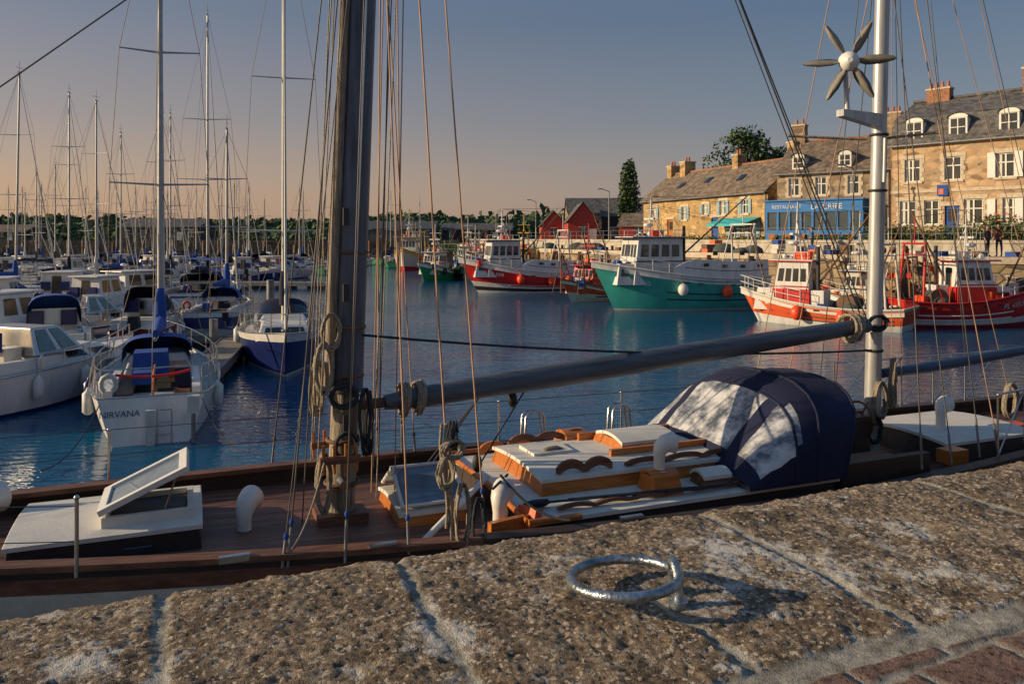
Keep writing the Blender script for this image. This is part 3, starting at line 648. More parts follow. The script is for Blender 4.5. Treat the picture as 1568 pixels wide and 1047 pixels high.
for i in range(80):
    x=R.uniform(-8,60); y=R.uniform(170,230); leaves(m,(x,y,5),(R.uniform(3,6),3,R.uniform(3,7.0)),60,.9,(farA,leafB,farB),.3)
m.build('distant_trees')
def shed(name,x,y,W,D,ze,zr,rot,wm,rm,gable=False,z0=3.2,door=None):
    A=Asm(name,(x,y,0),math.radians(rot)); w=A['walls']
    if gable:
        w.add([(0,0,z0),(W,0,z0),(W,0,ze),(W/2,0,zr),(0,0,ze),(0,D,z0),(W,D,z0),(W,D,ze),(W/2,D,zr),(0,D,ze)],[[0,1,2,3,4],[5,9,8,7,6],[0,4,9,5],[1,6,7,2]],wm)
        A['roof'].add([(-.3,-.3,ze-.25),(W/2,-.3,zr+.08),(W/2,D,zr+.08),(-.3,D,ze-.25),(W+.3,-.3,ze-.25),(W+.3,D,ze-.25)],[[0,1,2,3],[1,4,5,2]],rm)
    else:
        w.add([(0,0,z0),(W,0,z0),(W,0,ze),(0,0,ze),(0,D,z0),(W,D,z0),(W,D,ze),(0,D,ze),(0,D/2,zr),(W,D/2,zr)],[[0,1,2,3],[4,7,6,5],[0,3,8,7,4],[1,5,6,9,2]],wm)
        A['roof'].add([(-.2,-.3,ze-.15),(W+.2,-.3,ze-.15),(W+.2,D/2,zr+.06),(-.2,D/2,zr+.06),(W+.2,D+.3,ze-.15),(-.2,D+.3,ze-.15)],[[0,1,2,3],[3,2,4,5]],rm)
    k=max(1,int(W/3))
    for i in range(k):
        xx=W*(i+.5)/k; A['windows'].bx(xx-.45,xx+.45,-.03,.03,z0+1.2,z0+2.3,glass); A['windows'].bx(xx-.55,xx+.55,-.05,-.031,z0+2.3,z0+2.42,win_frame); A['windows'].bx(xx-.55,xx+.55,-.05,-.031,z0+1.1,z0+1.2,win_frame); A['windows'].bx(xx-.03,xx+.03,-.05,-.031,z0+1.2,z0+2.3,win_frame)
    A['doors'].bx(W*.72,W*.72+1,-.04,.03,z0,z0+2.1,door or win_frame)
    A.done()
darkw=M('dark_cladding',(.05,.045,.045),.8,var=.3); redc=M('red_cladding',(.42,.05,.035),.7,var=.25); bluecl=M('blue_grey_cladding',(.07,.08,.10),.7,var=.2)
shed('harbour_warehouse',-78,158,16,9,6.4,8.0,0,darkw,slate)
shed('harbour_warehouse',-30,155,15,9,6.0,7.4,0,bluecl,bluecl)
shed('harbour_warehouse',-14,160,14,9,5.8,7.1,0,darkw,slate)
shed('harbour_warehouse',-110,160,12,9,5.4,6.8,0,darkw,slateb)
shed('boat_shed',7.6,108,4.0,9,6.4,8.9,0,redc,slate,True)
shed('boat_shed',4.3,116,3.6,9,6.0,8.0,0,redc,slate,True)
shed('stone_cottage',12.6,112,10,7,7.2,9.8,-8,darkw,slate)
shed('stone_cottage',13.4,100,5,6,5.6,7.2,-20,redd,slateb)
shed('stone_cottage',9.0,128,9,7,8.2,10.6,0,greyst,slate)
shed('stone_cottage',26,84,12,7,7.6,10.8,-30,greyst,slate)
W1=[(1.4,7.75,1.0,1.5),(3.9,7.75,1.0,1.5),(6.9,7.75,1.0,1.5),(9.9,7.75,1.0,1.5),(12.4,7.75,1.0,1.5),(1.1,4.9,1.0,1.6),(2.6,4.9,.9,1.6),(5.1,4.9,1.1,1.6),(7.3,4.9,1.1,1.6),(9.9,4.9,1.0,1.6)]
A=house('stone_townhouse',(25.7,54),(35.5,42.7),8,3.9,10.3,13.6,W1,pinkst,slate,
  chim=[(1.6,4,1.5,.7,11.5,14.3),(7.6,4,1.7,.7,11.5,14.9),(12.5,4,1.4,.7,11.5,14.5)],doors=[(3.85,.9,2.2,bluec)],mansard=12.1,dormers=[(1.5,10.45,1.1,1.25),(4.2,10.45,1.1,1.25),(7.1,10.45,1.1,1.25),(10,10.45,1.1,1.25)])
sg=A['wall_sign']; sg.bx(3.0,3.65,-.16,-.09,6.75,7.45,bluec); sg.bx(3.1,3.4,-.18,-.162,6.85,7.2,orangep)
for xx in(6.15,7.65,9.15,10.65):
    for zz in(4.9,7.75): A['shutters'].bx(xx-.22,xx+.22,-.1,-.045,zz,zz+1.55,win_frame)
A.done()
WB=[(1.3,7.2,.8,1.35),(3.3,7.2,.8,1.35),(5.6,7.2,.8,1.35)]
A=house('restaurant_building',(20.3,61),(26.6,55.8),7,3.9,9.1,11.6,WB,greyst,slateb,chim=[(.5,3.5,1.0,.7,10,12.9),(7.4,3.5,1.2,.8,10,13.2)],dormers=[(1.6,9.2,.9,.9),(5.0,9.2,.9,.9)],cm=greyst)
bl=M('restaurant_blue',(.012,.17,.50),.5,var=.15); rs=A['restaurant_front']
rs.bx(-.4,6.6,-1.3,-.05,5.95,6.75,bl); rs.bx(-.4,6.6,-1.3,-.05,3.9,4.6,bl)
for i in range(9): x=-.4+i*.86; rs.bx(x,x+.16,-1.29,-1.15,4.6,5.95,bl)
rs.bx(-.35,6.55,-1.2,-1.17,4.6,5.95,M('pub_glass',(.05,.08,.1),.08,spec=.8)); rs.bx(-.5,6.7,-1.45,-.05,6.75,6.85,bl)
for i in range(6): x=-.1+i*1.1; rs.box((x+.3,-1.35,4.1),(.5,.3,.4),varn)
text_on(A['sign_lettering'],'RESTAURANT',lambda a,b:V((.1+a*.36,-1.32,6.22+b*.36)),M('lettering_white',(.7,.7,.68),.5))
text_on(A['sign_lettering'],'LA CRIEE',lambda a,b:V((3.0+a*.56,-1.32,6.12+b*.56)),M('lettering_white',(.7,.7,.68),.5))
A.done()
WC=[(16.4,6.0,.8,1.2),(13.4,6.0,.8,1.2),(7.5,5.7,.75,1.2),(2.2,5.9,.7,1.1),(14.9,4.1,.9,1.3),(10.8,6.1,.7,.9),(17.4,4.1,.9,1.3)]
A=house('yellow_stone_house',(13.2,80),(19.9,62),6.2,3.7,7.9,10.4,WC,golden,slateb,chim=[(3.2,3.1,.9,1.2,9.6,11.4),(11.4,3.1,.8,.9,9.6,11.3),(18.7,3.1,.8,1.0,9.6,11.6),(.6,3.1,.8,1.0,9.3,11.2)],doors=[(12.2,1,2.1,bluec),(5.0,1,2.1,varn)],skylights=[(5,.4),(9,.5),(14,.45)],shut=M('blue_shutter',(.26,.38,.44),.6),cm=golden)
aw=M('awning_turquoise',(.04,.42,.48),.7)
A['awning'].add([(13.2,-.05,5.7),(18.4,-.05,5.7),(18.4,-1.5,5.2),(13.2,-1.5,5.2),(13.2,-1.5,5.0),(18.4,-1.5,5.0)],[[0,1,2,3],[3,2,5,4]],aw)
A.done()
A=house('grey_stone_house',(26.4,57.5),(29,54.6),7,3.9,9.6,12.2,[(1.2,7.2,.8,1.4),(2.8,7.2,.8,1.4)],greyst,slate,chim=[(3.2,3,1.2,.8,10,13.4)]); A.done()
tree('broadleaf_tree',26.4,90,3.9,12.6,9.0); tree('broadleaf_tree',31.5,93,3.9,10.8,8)
tree('poplar_tree',15.6,106,3.9,10,4.2,'poplar')
m=MB()
for i in range(210):
    s=R.random(); x=lerp(23.4,35,s)+R.uniform(-.5,.5); y=lerp(51.6,38.6,s)+R.uniform(-.5,.5); leaves(m,(x,y,4.1),(.7,.6,R.uniform(.3,1.1)),60,.10,(leafA,leafB,leafC),.3)
for i in range(60):
    s=R.random(); x=lerp(13,24,s); y=lerp(70,54,s)+R.uniform(-1,1); leaves(m,(x,y,3.9),(.6,.6,R.uniform(.2,.5)),50,.09,(leafA,leafB,leafC),.4)
m.build('hedge')
A=Asm('flowering_shrub',(28.6,46.4,3.9))
for i in range(14): leaves(A['foliage'],(R.uniform(-1,1),R.uniform(-.6,.6),.4+R.uniform(0,.8)),(.5,.5,.4),80,.09)
leaves(A['blossom'],(0,0,.9),(1.2,.7,.8),160,.07,(redp,M('blossom',(.6,.08,.05),.7)),.8)
A.done()
def car(x,y,z,rz,L,hm,h=1.45,name='parked_car'):
    A=Asm(name,(x,y,z),math.radians(rz),{'body':.06}); b=A['body']
    b.bx(-L/2,L/2,-.85,.85,.3,.85,hm); 
    cabin(b,-L/2+.3,L/2-.9,1.62,1.3,.85,h,hm,slf=.7,slb=.4,nside=2,nfront=1,wz=(.15,.88))
    for sx in(-1,1):
        for sy in(-1,1): A['wheels'].tube([(sx*L*.31,sy*.7,.32),(sx*L*.31,sy*.88,.32)],.32,black,14); A['wheels'].tube([(sx*L*.31,sy*.88,.32),(sx*L*.31,sy*.89,.32)],.18,alu,10)
    b.box((L/2+.01,.6,.62),(.04,.3,.16),offw); b.box((L/2+.01,-.6,.62),(.04,.3,.16),offw); b.box((-L/2-.01,.7,.65),(.04,.15,.25),redp); b.box((-L/2-.01,-.7,.65),(.04,.15,.25),redp)
    A.done()
car(11.5,68,3.0,120,4.1,M('car_grey',(.2,.2,.22),.3))
for x,y in((9.5,78),(22.5,52.5),(3,100)):
    A=Asm('street_lamp',(x,y,3)); A['pole'].tube([(0,0,0),(0,0,5.6)],[.08,.05],alud,8); A['arm'].tube([(0,0,5.6),(-.7,0,5.85)],.04,alud,6); A['arm'].box((-.85,0,5.84),(.5,.22,.1),alud)
    A.done()
# ================================================================= FISHING BOATS
def head(x,y): return math.degrees(math.atan2(y,x))
trawler(9.2,45.2,head(-8.3,-2.6),L=10.2,B=3.8,fb=(1.85,1.85,2.75),bands=[(.05,offw),(.90,tealp),(1,twhite)],house=(.0,.30),hw=.6,hh=2.55,lower=(.02,.66,.95),gantry=-.44,text='PL 629360',tside=1,tt=.93,txs=.36,buoys=3,trim=twhite,rake=1.4)
trawler(.4,58.7,head(-7.0,-2.0),L=8.9,B=3.6,fb=(1.6,1.6,2.6),bands=[(.10,twhite),(.22,black),(.36,twhite),(.86,redp),(1,twhite)],house=(.0,.28),hw=.58,hh=2.6,lower=(.02,.60,.85),gantry=-.40,text='PL 525 658',tside=1,tt=.93,txs=.36,rake=1.5,buoys=2,stripe=redd)
trawler(14.2,36.9,head(-4.2,3.6),L=7.6,B=3.0,fb=(1.0,.95,1.6),bands=[(.28,twhite),(.5,orangep),(.9,orangep),(1,offw)],house=(.02,.26),hw=.55,hh=2.3,gantry=-.4,mast=6,tside=1,buoys=2,trim=offw,rake=.9,bul=.3,acc=redp,stripe=rust,skirt=redp,clutter=18)
trawler(21.4,36.6,head(5,.2),L=7.8,B=3.0,fb=(1.25,1.2,2.2),bands=[(.14,redd),(.30,twhite),(.9,redp),(1,redp)],house=(-.18,.06),hw=.55,hh=2.1,gantry=-.38,mast=5,tside=-1,text='PL 435374',tt=.62,txs=.34,buoys=0,trim=redp,rake=1.1,bul=.3,acc=redp,stripe=twhite,skirt=redp,clutter=16)
trawler(27.5,39.2,head(-4,3),L=7,B=2.8,fb=(1.0,.9,1.7),bands=[(.2,twhite),(.9,redd),(1,redp)],house=(-.1,.15),hh=2.0,hm=offw,gantry=-.4,tside=1,buoys=1,trim=offw,acc=redp,skirt=redp)
trawler(18.6,42.6,head(-4,3.6),L=6.5,B=2.6,fb=(.9,.8,1.5),bands=[(.2,twhite),(.9,navyp),(1,twhite)],house=(-.1,.12),hh=1.8,hm=offw,gantry=-.4,tside=1,buoys=1,trim=rust,mast=7,acc=navyp)
trawler(5.0,51.5,head(-2.6,-3.4),L=6.5,B=2.6,fb=(.9,.8,1.5),bands=[(.45,twhite),(.9,orangep),(1,offw)],house=(-.1,.15),hh=1.7,hm=redp,gantry=.32,tside=1,buoys=1,trim=rust,mast=6,bul=.25)
trawler(-7.2,77,head(-2.5,-6),L=7.5,B=3,fb=(1.1,1.0,1.8),bands=[(.3,greenp),(.9,greenp),(1,twhite)],house=(-.05,.2),hh=2.0,gantry=-.35,tside=-1,buoys=1,trim=greenp,mast=6,rail=orangep)
trawler(-3.6,79,head(-2.5,-6),L=7,B=2.8,fb=(1.0,1.0,1.7),bands=[(.3,offw),(.9,greenp),(1,twhite)],house=(-.1,.15),hh=2.0,hm=offw,gantry=-.35,tside=-1,buoys=1,trim=orangep,mast=6)
trawler(-13.2,103,head(-.5,-6),L=10,B=4,fb=(1.6,1.5,2.8),bands=[(.2,redp),(.9,offw),(1,yellowp)],house=(-.1,.2),hh=3.0,hm=offw,gantry=-.35,tside=-1,buoys=1,trim=yellowp,mast=8,acc=yellowp)
trawler(1.2,72,head(-2,-5),L=8,B=3,fb=(1.2,1.1,2),bands=[(.3,offw),(.9,bluec),(1,twhite)],house=(-.1,.2),hh=2.3,hm=yellowp,gantry=-.35,tside=1,buoys=1,trim=twhite,mast=7)
trawler(-5,93,head(-2,-5),L=8,B=3,fb=(1.2,1.1,2),bands=[(.3,redp),(.9,bluec),(1,twhite)],house=(-.1,.2),hh=2.3,gantry=-.35,tside=1,buoys=1,trim=twhite,mast=8)
# ================================================================= MARINA
sailboat(-8.55,19.3,112,L=8.2,B=2.7,hullm=white,stripe=white,mh=13.5,mx=.09,cover=bluec,hood=bluec,fb=(.90,.80,1.1),txt='NIRVANA',rad=1.0,spr=(.36,.62))
sailboat(-7.55,26.3,-73,L=8.6,B=2.9,hullm=navyp,stripe=white,top=white,mh=14.6,mx=.09,cover=navy,hood=navy,fb=(1.0,1.0,1.35),spr=(.24,.60),bimini=navy,mastm=offw)
motorboat(-11.9,19.6,70,L=6.4,B=2.7,name='motorboat',fb=(.95,.95,1.25))
motorboat(-15.8,30.5,35,L=5.6,B=2.3,name='motorboat',style=0,stripe=navyp)
motorboat(-14.6,25.4,120,L=5.0,B=2.1,style=0,canvas=bluec)
sailboat(-17.7,46,100,L=11.5,B=3.9,mh=17.0,spr=(.40,.62),cover=navy,hood=navy,bimini=bluec,fb=(1.2,1.1,1.4),mx=.05)
sailboat(-13.0,36,100,L=8,B=2.7,mh=9.0,cover=bluec,hood=bluec,fb=(1,.9,1.2),hullm=navyp,stripe=white,top=white)
motorboat(-20.3,43,60,L=7,B=2.8,style=1,name='cabin_cruiser')
sailboat(-22.4,50,80,L=9,B=3,mh=12,cover=bluec,hood=navy,hullm=bluec,stripe=white,top=white)
sailboat(-27.2,51,75,L=9.5,B=3.1,mh=12.9,cover=offw,hood=bluec)
sailboat(-30.4,54,95,L=10,B=3.2,mh=14,cover=navy,hood=navy)
sailboat(-30,60.5,95,L=9,B=3,mh=12.1,cover=bluec,hood=navy)
sailboat(-26,60,95,L=10,B=3.2,mh=13.5,cover=navy,hood=offw)
sailboat(-28.9,45.5,85,L=9.5,B=3.1,mh=13.6,cover=bluec,hood=bluec,lean=-.2)
motorboat(-23.6,42,100,L=6,B=2.4,style=1,hullm=navyp); motorboat(-26.5,37.5,60,L=5.6,B=2.3,style=0,canvas=bluec); motorboat(-23.0,35.5,110,L=5.8,B=2.3,style=1,stripe=bluec)
motorboat(-20.5,31.8,60,L=5.6,B=2.2,style=0,canvas=navy); motorboat(-19.3,37.3,80,L=5.5,B=2.3,style=1,stripe=navyp,canvas=bluec)
motorboat(-16.6,26.2,75,L=5.2,B=2.1,style=1,hullm=bluec); motorboat(-13.4,29.8,100,L=4.6,B=1.9,style=0,hullm=redd,canvas=navy)
sailboat(-47,78,90,L=9,B=3,mh=10.5,det=0); sailboat(-44,76,90,L=9,B=3,mh=11,det=0); sailboat(-40.5,72,92,L=10,B=3.2,mh=14.6,det=0)
hc=[white,white,white,navyp,offw,redd,bluec,greenp]
far=[(-60,100,9.5),(-66,104,10.5),(-52,96,10),(-55,110,12),(-48,104,9.5),(-44,100,10.5),(-41,96,9),(-37,92,9.5),(-34,98,11),(-31,88,10),(-36,108,9),(-28,84,9.5),(-26,96,10),(-24,106,11),(-70,118,12),(-63,120,11),(-56,124,13),(-50,122,11),(-43,118,12),(-38,122,10),(-31,118,11),(-78,126,12),(-46,88,9.2),(-52,84,8.8),(-22,118,11),(-26,126,12),(-33,76,8.5),(-38,80,9),(-19.5,126,11)]
for (x,y,h2) in far: sailboat(x,y,R.uniform(70,110),L=R.uniform(7.5,10),B=2.9,mh=h2,det=0,hullm=R.choice(hc),cover=R.choice([navy,bluec,offw]),hood=R.choice([navy,bluec]),mastm=R.choice([alu,alud,offw]))
for i in range(16):
    motorboat(R.uniform(-50,-22),R.uniform(66,96),R.uniform(40,140),L=R.uniform(5,7),B=2.3,style=R.choice([0,1]),canvas=R.choice([None,bluec,navy]),hullm=R.choice([white,white,navyp,bluec]))
for (x,y) in((-18,84),(-20.5,92),(-16.5,112),(-14,120)): sailboat(x,y,R.uniform(70,110),L=8,B=2.8,mh=R.uniform(9,12),det=0,hullm=R.choice(hc))
pont=planks('pontoon_planks',(.22,.20,.17),.14,'X',rough=.85)
def pontoon(x,y,hd,L,W=1.2):
    A=Asm('pontoon',(x,y,0),math.radians(hd)); A['deck'].bx(0,L,-W/2,W/2,.38,.5,pont); A['frame'].bx(0,L,-W/2-.05,-W/2,.25,.52,alud); A['frame'].bx(0,L,W/2,W/2+.05,.25,.52,alud)
    k=int(L/2.5)
    for i in range(k+1): A['floats'].box((min(L-.6,max(.6,i*2.5)),0,.12),(1.1,W*.9,.5),dark)
    for i in range(k): A['cleats'].tube([(i*2.5+.8,W/2-.1,.5),(i*2.5+.8,W/2-.1,.6)],.03,steel); A['cleats'].tube([(i*2.5+.65,W/2-.1,.6),(i*2.5+.95,W/2-.1,.6)],.02,steel)
    for xx in(0.3,L-.3): A['pile'].tube([(xx,W/2+.25,-2),(xx,W/2+.25,2.4 if L>12 else 1.2)],.14,alud,10)
    A.done()
pontoon(-8.3,21.3,102,7,.9); pontoon(-34,32,-6,25,2.0); pontoon(-13.5,23.4,118,6,.7); pontoon(-48,66,-4,34,2); pontoon(-16,38,98,9,1); pontoon(-24.6,47,90,9,1)
# ================================================================= KETCH (foreground)
UR=math.atan2(.375,.927)
K=Asm('wooden_sailing_ketch',(-1.62,7.5,0),UR,{'coachroof':.012,'fore_cabin':.015,'skylight':.008,'hatches':.008,'grab_rails':.004})
H=Hull(16.5,3.1,(1.58,1.46,1.80),rake=2.0,tw=.5,draft=.8,wl=.8,mid=.45,srake=.9)
hb=K['hull']; hb.xf=Matrix.Translation((2.0,0,0))@Matrix.Rotation(math.pi,4,'Z')
hullw=M('hull_cream',(.58,.56,.50),.5,var=.15)
H.build(hb,[(.05,redd),(.88,hullw),(.96,brownw),(1,darkw_)],teak,.16,n=40)
for sd in(1,-1):
    secs=[]
    for i in range(41):
        t=i/40; p=H.P(t,1,sd); secs.append([p+V((0,sd*.03,.0)),p+V((0,sd*.03,.045)),p+V((0,-sd*.12,.045)),p+V((0,-sd*.12,0))])
    hb.loft(secs,lambda i,j:brownw if i>24 else darkw_,closed=True,sm=False)  # cap rail brown toward the bow, darker brown elsewhere
ktop=M('coachroof_white',(.68,.65,.58),.6,var=.14,scale=3,bump=.15,bscale=60); streaks(ktop,(.42,.36,.27),.5,(3,3,3))
kblk=M('cabin_side_shade',(.025,.022,.022),.5,var=.3)  # near-black cabin sides, their shade put into the colour
fc=K['fore_cabin']
def trunk(mb,u0,u1,v0,v1,z0,z1,side,top,lip=.03,slope=.04):
    mb.add([(u0,v0,z0),(u1,v0,z0),(u1,v1,z0),(u0,v1,z0),(u0+slope,v0+slope,z1),(u1-slope,v0+slope,z1),(u1-slope,v1-slope,z1),(u0+slope,v1-slope,z1)],[[0,1,5,4],[1,2,6,5],[2,3,7,6],[3,0,4,7]],side)
    n=8; secs=[]
    for i in range(n+1):
        f=i/n; v=lerp(v0-lip+slope,v1+lip-slope,f); z=z1+.05*(1-(2*f-1)**2)+.004
        secs.append([V((u0-lip+slope,v,z-.035)),V((u0-lip+slope,v,z)),V((u1+lip-slope,v,z)),V((u1+lip-slope,v,z-.035))])
    mb.loft(secs,top,sm=False); 
    for s in(secs[0],secs[-1]): mb.quad(s,top)
trunk(fc,-2.66,-1.2,-.46,.70,1.26,1.62,kblk,ktop)
fc.box((-2.35,-.445,1.46),(.22,.02,.1),glass); fc.box((-1.7,-.445,1.46),(.22,.02,.1),glass)
hc2=K['hatches']
for (a,b,c,d) in((-1.98,-1.28,-.32,-.27),(-1.98,-1.28,.29,.34),(-1.98,-1.93,-.269,.289),(-1.33,-1.28,-.269,.289)): hc2.bx(a,b,c,d,1.60,1.73,ktop)
hc2.bx(-1.925,-1.335,-.265,.285,1.62,1.685,black)  # black panel painted in for the unlit space under the hatch
lid=Matrix.Translation((-2.0,.01,1.76))@Matrix.Rotation(math.radians(-24),4,'Y')
hc2.xf=lid
for (a,b,c,d) in((0,.74,-.34,-.27),(0,.74,.27,.34),(0,.07,-.269,.269),(.67,.74,-.269,.269)): hc2.bx(a,b,c,d,-.02,.03,win_frame)
hc2.bx(.07,.67,-.27,.27,-.002,.006,M('hatch_glass',(.16,.21,.26),.06,spec=.9)); hc2.xf=None
hc2.line((-1.5,-.2,1.72),(-1.42,-.2,1.98),.01,steel)
for (u,v) in((-.95,-.3),(-.35,.5)): K['deck_fittings'].box((u,v,1.34),(.14,.1,.06),varn)
vm=M('vent_white',(.70,.67,.62),.45,var=.1)
def vent(u,v,z,h=.36,ang=0,s=1.0):
    c,sn=math.cos(ang),math.sin(ang); q=K['cowl_vents']; P=lambda a,zz:(u+c*a*s,v+sn*a*s,z+zz*s)
    q.tube([P(0,0),P(0,.03)],.10*s,vm,16); k=h/s
    pts=[P(0,.02),P(0,k*.45),P(0,k*.6),P(.02,k*.76),P(.07,k*.88),P(.13,k*.9),P(.17,k*.9)]
    q.tube(pts,[.065*s,.062*s,.07*s,.09*s,.10*s,.11*s,.12*s],vm,16,False)
    q.tube([P(.168,k*.9),P(.169,k*.9)],.112*s,black,16)  # black disc stands in for the shaded hollow of the mouth
    q.ell(P(.04,k*.84),(.085*s,.085*s,.085*s),vm,14,10)
vent(-.86,-.08,1.30,.38,1.1,.95); vent(-2.98,.42,1.30,.50,1.0,1.2); vent(1.22,-1.0,1.42,.36,.9,.9)
mm=K['main_mast']; mastb=M('painted_mast_bluegrey',(.080,.10,.14),.42,var=.45,scale=3,stretch=(4,4,.4)); 
tp=V((.55,.05,15))
base=V((0,0,1.26))
mm.tube([base,base.lerp(tp,.13)],[.135,.125],woodw,16); mm.tube([base.lerp(tp,.095),tp],[.165,.10],mastb,16)
mm.tube([base.lerp(tp,.10)+V((-.17,-.08,0)),tp+V((-.15,-.08,0))],[.05,.04],woodw,10)
mm.tube([base.lerp(tp,.10)+V((.02,-.165,0)),tp+V((.02,-.14,0))],.012,steel,6)
mm.box((0,0,1.38),(.46,.42,.16),brownw); mm.box((0,.0,1.32),(.9,.7,.06),brownw)
for z in(1.75,2.15,2.75,3.2,3.9): mm.torus(base.lerp(tp,(z-1.3)/13.7),.155,.018,rust,None,20,6)
for sd in(1,-1):
    mm.box((-.05,sd*.3,2.0),(.36,.06,.06),brownw); 
    for i in range(4): mm.tube([(-.2+i*.1,sd*.3,1.88),(-.2+i*.1,sd*.3,2.14)],.014,varn,6)
    mm.tube([(0,sd*.14,1.75),(0,sd*.26,1.75)],[.06,.045],steel,12)
for z in(2.3,2.62,3.5,4.2): mm.box((.02,-.19,z),(.05,.05,.16),dark)
def coil(mb,c,w,h,turns,m,r=.012,rot=0):
    pts=[]; c=V(c)
    for i in range(turns*14+1):
        a=2*math.pi*i/14; k=1+.13*math.sin(i*.37)+.06*math.sin(i*1.9)
        x=math.cos(a)*w*k; z=math.sin(a)*h*(1+.1*math.sin(i*.21)); y=(i/(turns*14)-.5)*.07+.012*math.sin(i*.9)
        pts.append(c+V((x*math.cos(rot)-y*math.sin(rot),x*math.sin(rot)+y*math.cos(rot),z)))
    mb.tube(pts,r,m,6)
rp=K['ropes']
coil(rp,(-.18,-.2,2.82),.075,.22,9,ropeM,.013); coil(rp,(-.22,-.05,2.62),.06,.24,7,ropeM,.012,.8); coil(rp,(-.18,-.2,1.78),.06,.26,8,ropeM,.013,.2)
coil(rp,(.2,-.18,2.35),.05,.25,5,ropeD,.013); coil(rp,(.3,.2,2.2),.05,.3,5,ropeD,.013,.7); coil(rp,(.02,-.22,2.1),.1,.12,5,ropeD,.014)
coil(rp,(.0,-.2,2.55),.12,.1,6,ropeD,.014); coil(rp,(-.12,-.22,3.15),.08,.16,6,ropeM,.012)
sk=K['skylight']; trunk(sk,.45,1.15,-.45,.45,1.28,1.48,varn,ktop)
hg=_m['hatch_glass']
sk.add([(.5,-.4,1.54),(1.1,-.4,1.54),(1.1,.0,1.78),(.5,.0,1.78)],[[0,1,2,3]],hg); sk.add([(.5,.4,1.54),(1.1,.4,1.54),(1.1,.004,1.778),(.5,.004,1.778)],[[0,1,2,3]],hg)
for a in((.5,-.4,1.54),(.5,.4,1.54)): sk.tube([a,(.5,0,1.79)],.022,win_frame,5)
for a in((1.1,-.4,1.54),(1.1,.4,1.54)): sk.tube([a,(1.1,0,1.79)],.022,win_frame,5)
sk.tube([(.48,0,1.79),(1.12,0,1.79)],.02,win_frame,5); sk.tube([(.48,-.41,1.54),(1.12,-.41,1.54)],.02,win_frame,5)
cr=K['coachroof']; trunk(cr,1.42,4.9,-1.20,1.02,1.26,1.53,darkw_,ktop,lip=.05)
trunk(cr,1.75,4.3,-.72,.62,1.56,1.72,varn,ktop,lip=.03)
for pts in([(1.40,-1.24,1.55),(1.9,-1.26,1.55)],[(1.40,-1.22,1.55),(1.38,-.3,1.62),(1.40,1.06,1.56)],[(1.40,1.06,1.57),(4.9,1.06,1.57)]): K['trim'].tube(pts,.028,varn,8)
gr=K['grab_rails']
def scallop(u0,u1,v,z,h,n,m):
    top=[];bot=[]
    for i in range(n*8+1):
        f=i/(n*8); a=abs(math.sin(f*n*math.pi))
        top.append((lerp(u0,u1,f),v,z+h*(.45+.55*a**.6))); bot.append((lerp(u0,u1,f),v,z+h*.0 if a<.35 else z+h*.35*(a-.35)/.65))
    for k in range(len(top)-1):
        q=[bot[k],bot[k+1],top[k+1],top[k]]
        gr.quad(q,m); q2=[(a,b+.035,c) for a,b,c in q]; gr.quad(q2[::-1],m); gr.quad([top[k],top[k+1],q2[2],q2[3]],m)
scallop(1.95,2.55,-.66,1.74,.13,2,brownw); scallop(2.7,4.1,-.66,1.74,.07,3,brownw); scallop(1.95,2.9,.55,1.74,.1,3,brownw)
scallop(1.7,2.35,.86,1.57,.14,2,varn); scallop(1.75,4.4,-1.10,1.56,.05,7,brownw)
hz=K['hatches']
trunk(hz,2.85,3.6,-.3,.34,1.75,1.86,varn,ktop,lip=.01); 
for v in(-.36,.37): hz.bx(2.7,4.15,v,v+.05,1.75,1.83,varn)
trunk(hz,2.55,2.9,.42,.8,1.56,1.78,varn,varn,lip=.0)
trunk(hz,2.75,3.1,-1.08,-.76,1.54,1.72,varn,varn,lip=.01); vent(2.92,-.92,1.73,.31,-.1,.88)
trunk(hz,3.35,3.7,-1.05,-.78,1.54,1.66,brownw,ktop)
hz.bx(1.95,2.4,-.1,.3,1.75,1.80,ktop)
for k in range(3): rp.sag((1.5+.2*k,-1.0,1.62),(3.4+.2*k,-1.15,1.60),.0,.008,ropeD)
coil(rp,(2.2,.0,1.80),.10,.02,4,ropeM,.010); coil(rp,(1.6,-.95,1.60),.12,.02,5,ropeD,.010)
sp=K['sprayhood']; clearp=M('clear_vinyl',(.10,.11,.13),.15,scale=2.6,spec=.9,bump=.8,bscale=3.0,col2=(.62,.62,.62),thr=(.40,.60),stretch=(1,1.6,2.2))
def hoop(ub,h,lean,w0=-1.28,w1=.92,z0=1.55,k=32,e=.62):
    c=(w0+w1)/2;hw=(w1-w0)/2; o=[]
    for i in range(k+1):
        a=math.pi*i/k; ca=math.cos(a); o.append(V((ub+lean*math.sin(a),c-hw*math.copysign(abs(ca)**.75,ca),z0+h*max(0,math.sin(a))**e)))
    return o
keys=[(3.72,.10,.0),(3.95,.45,.08),(4.2,.74,.13),(4.35,.86,.16),(4.55,.93,.22),(4.75,.92,.32),(4.92,.88,.45)]
hoops=[]
for a_,b_ in zip(keys[:-1],keys[1:]):
    for f in(0,.5): hoops.append(hoop(*[lerp(p_,q_,f) for p_,q_ in zip(a_,b_)]))
hoops.append(hoop(*keys[-1]))
for hi,hp_ in enumerate(hoops):
    for q_ in hp_[1:-1]:
        q_.z+=.018*noise.noise(V((q_.x*5,q_.y*5,q_.z*5)))-(.02 if hi in(3,7,10) else 0); q_.x+=.014*noise.noise(V((q_.y*6,q_.z*6,2)))
def hm_(i,j):
    if i in(0,): return navy
    if i<5 and j not in(0,1,10,11,21,22,30,31): return clearp
    if i==5 and 3<=j<=8: return clearp
    return navy
sp.loft(hoops,hm_)
sp.quad([hoops[0][0],hoops[0][-1],hoops[0][16]],navy)
for hh in(hoops[5],hoops[8],hoops[12]): sp.tube(hh,.016,navy,6)
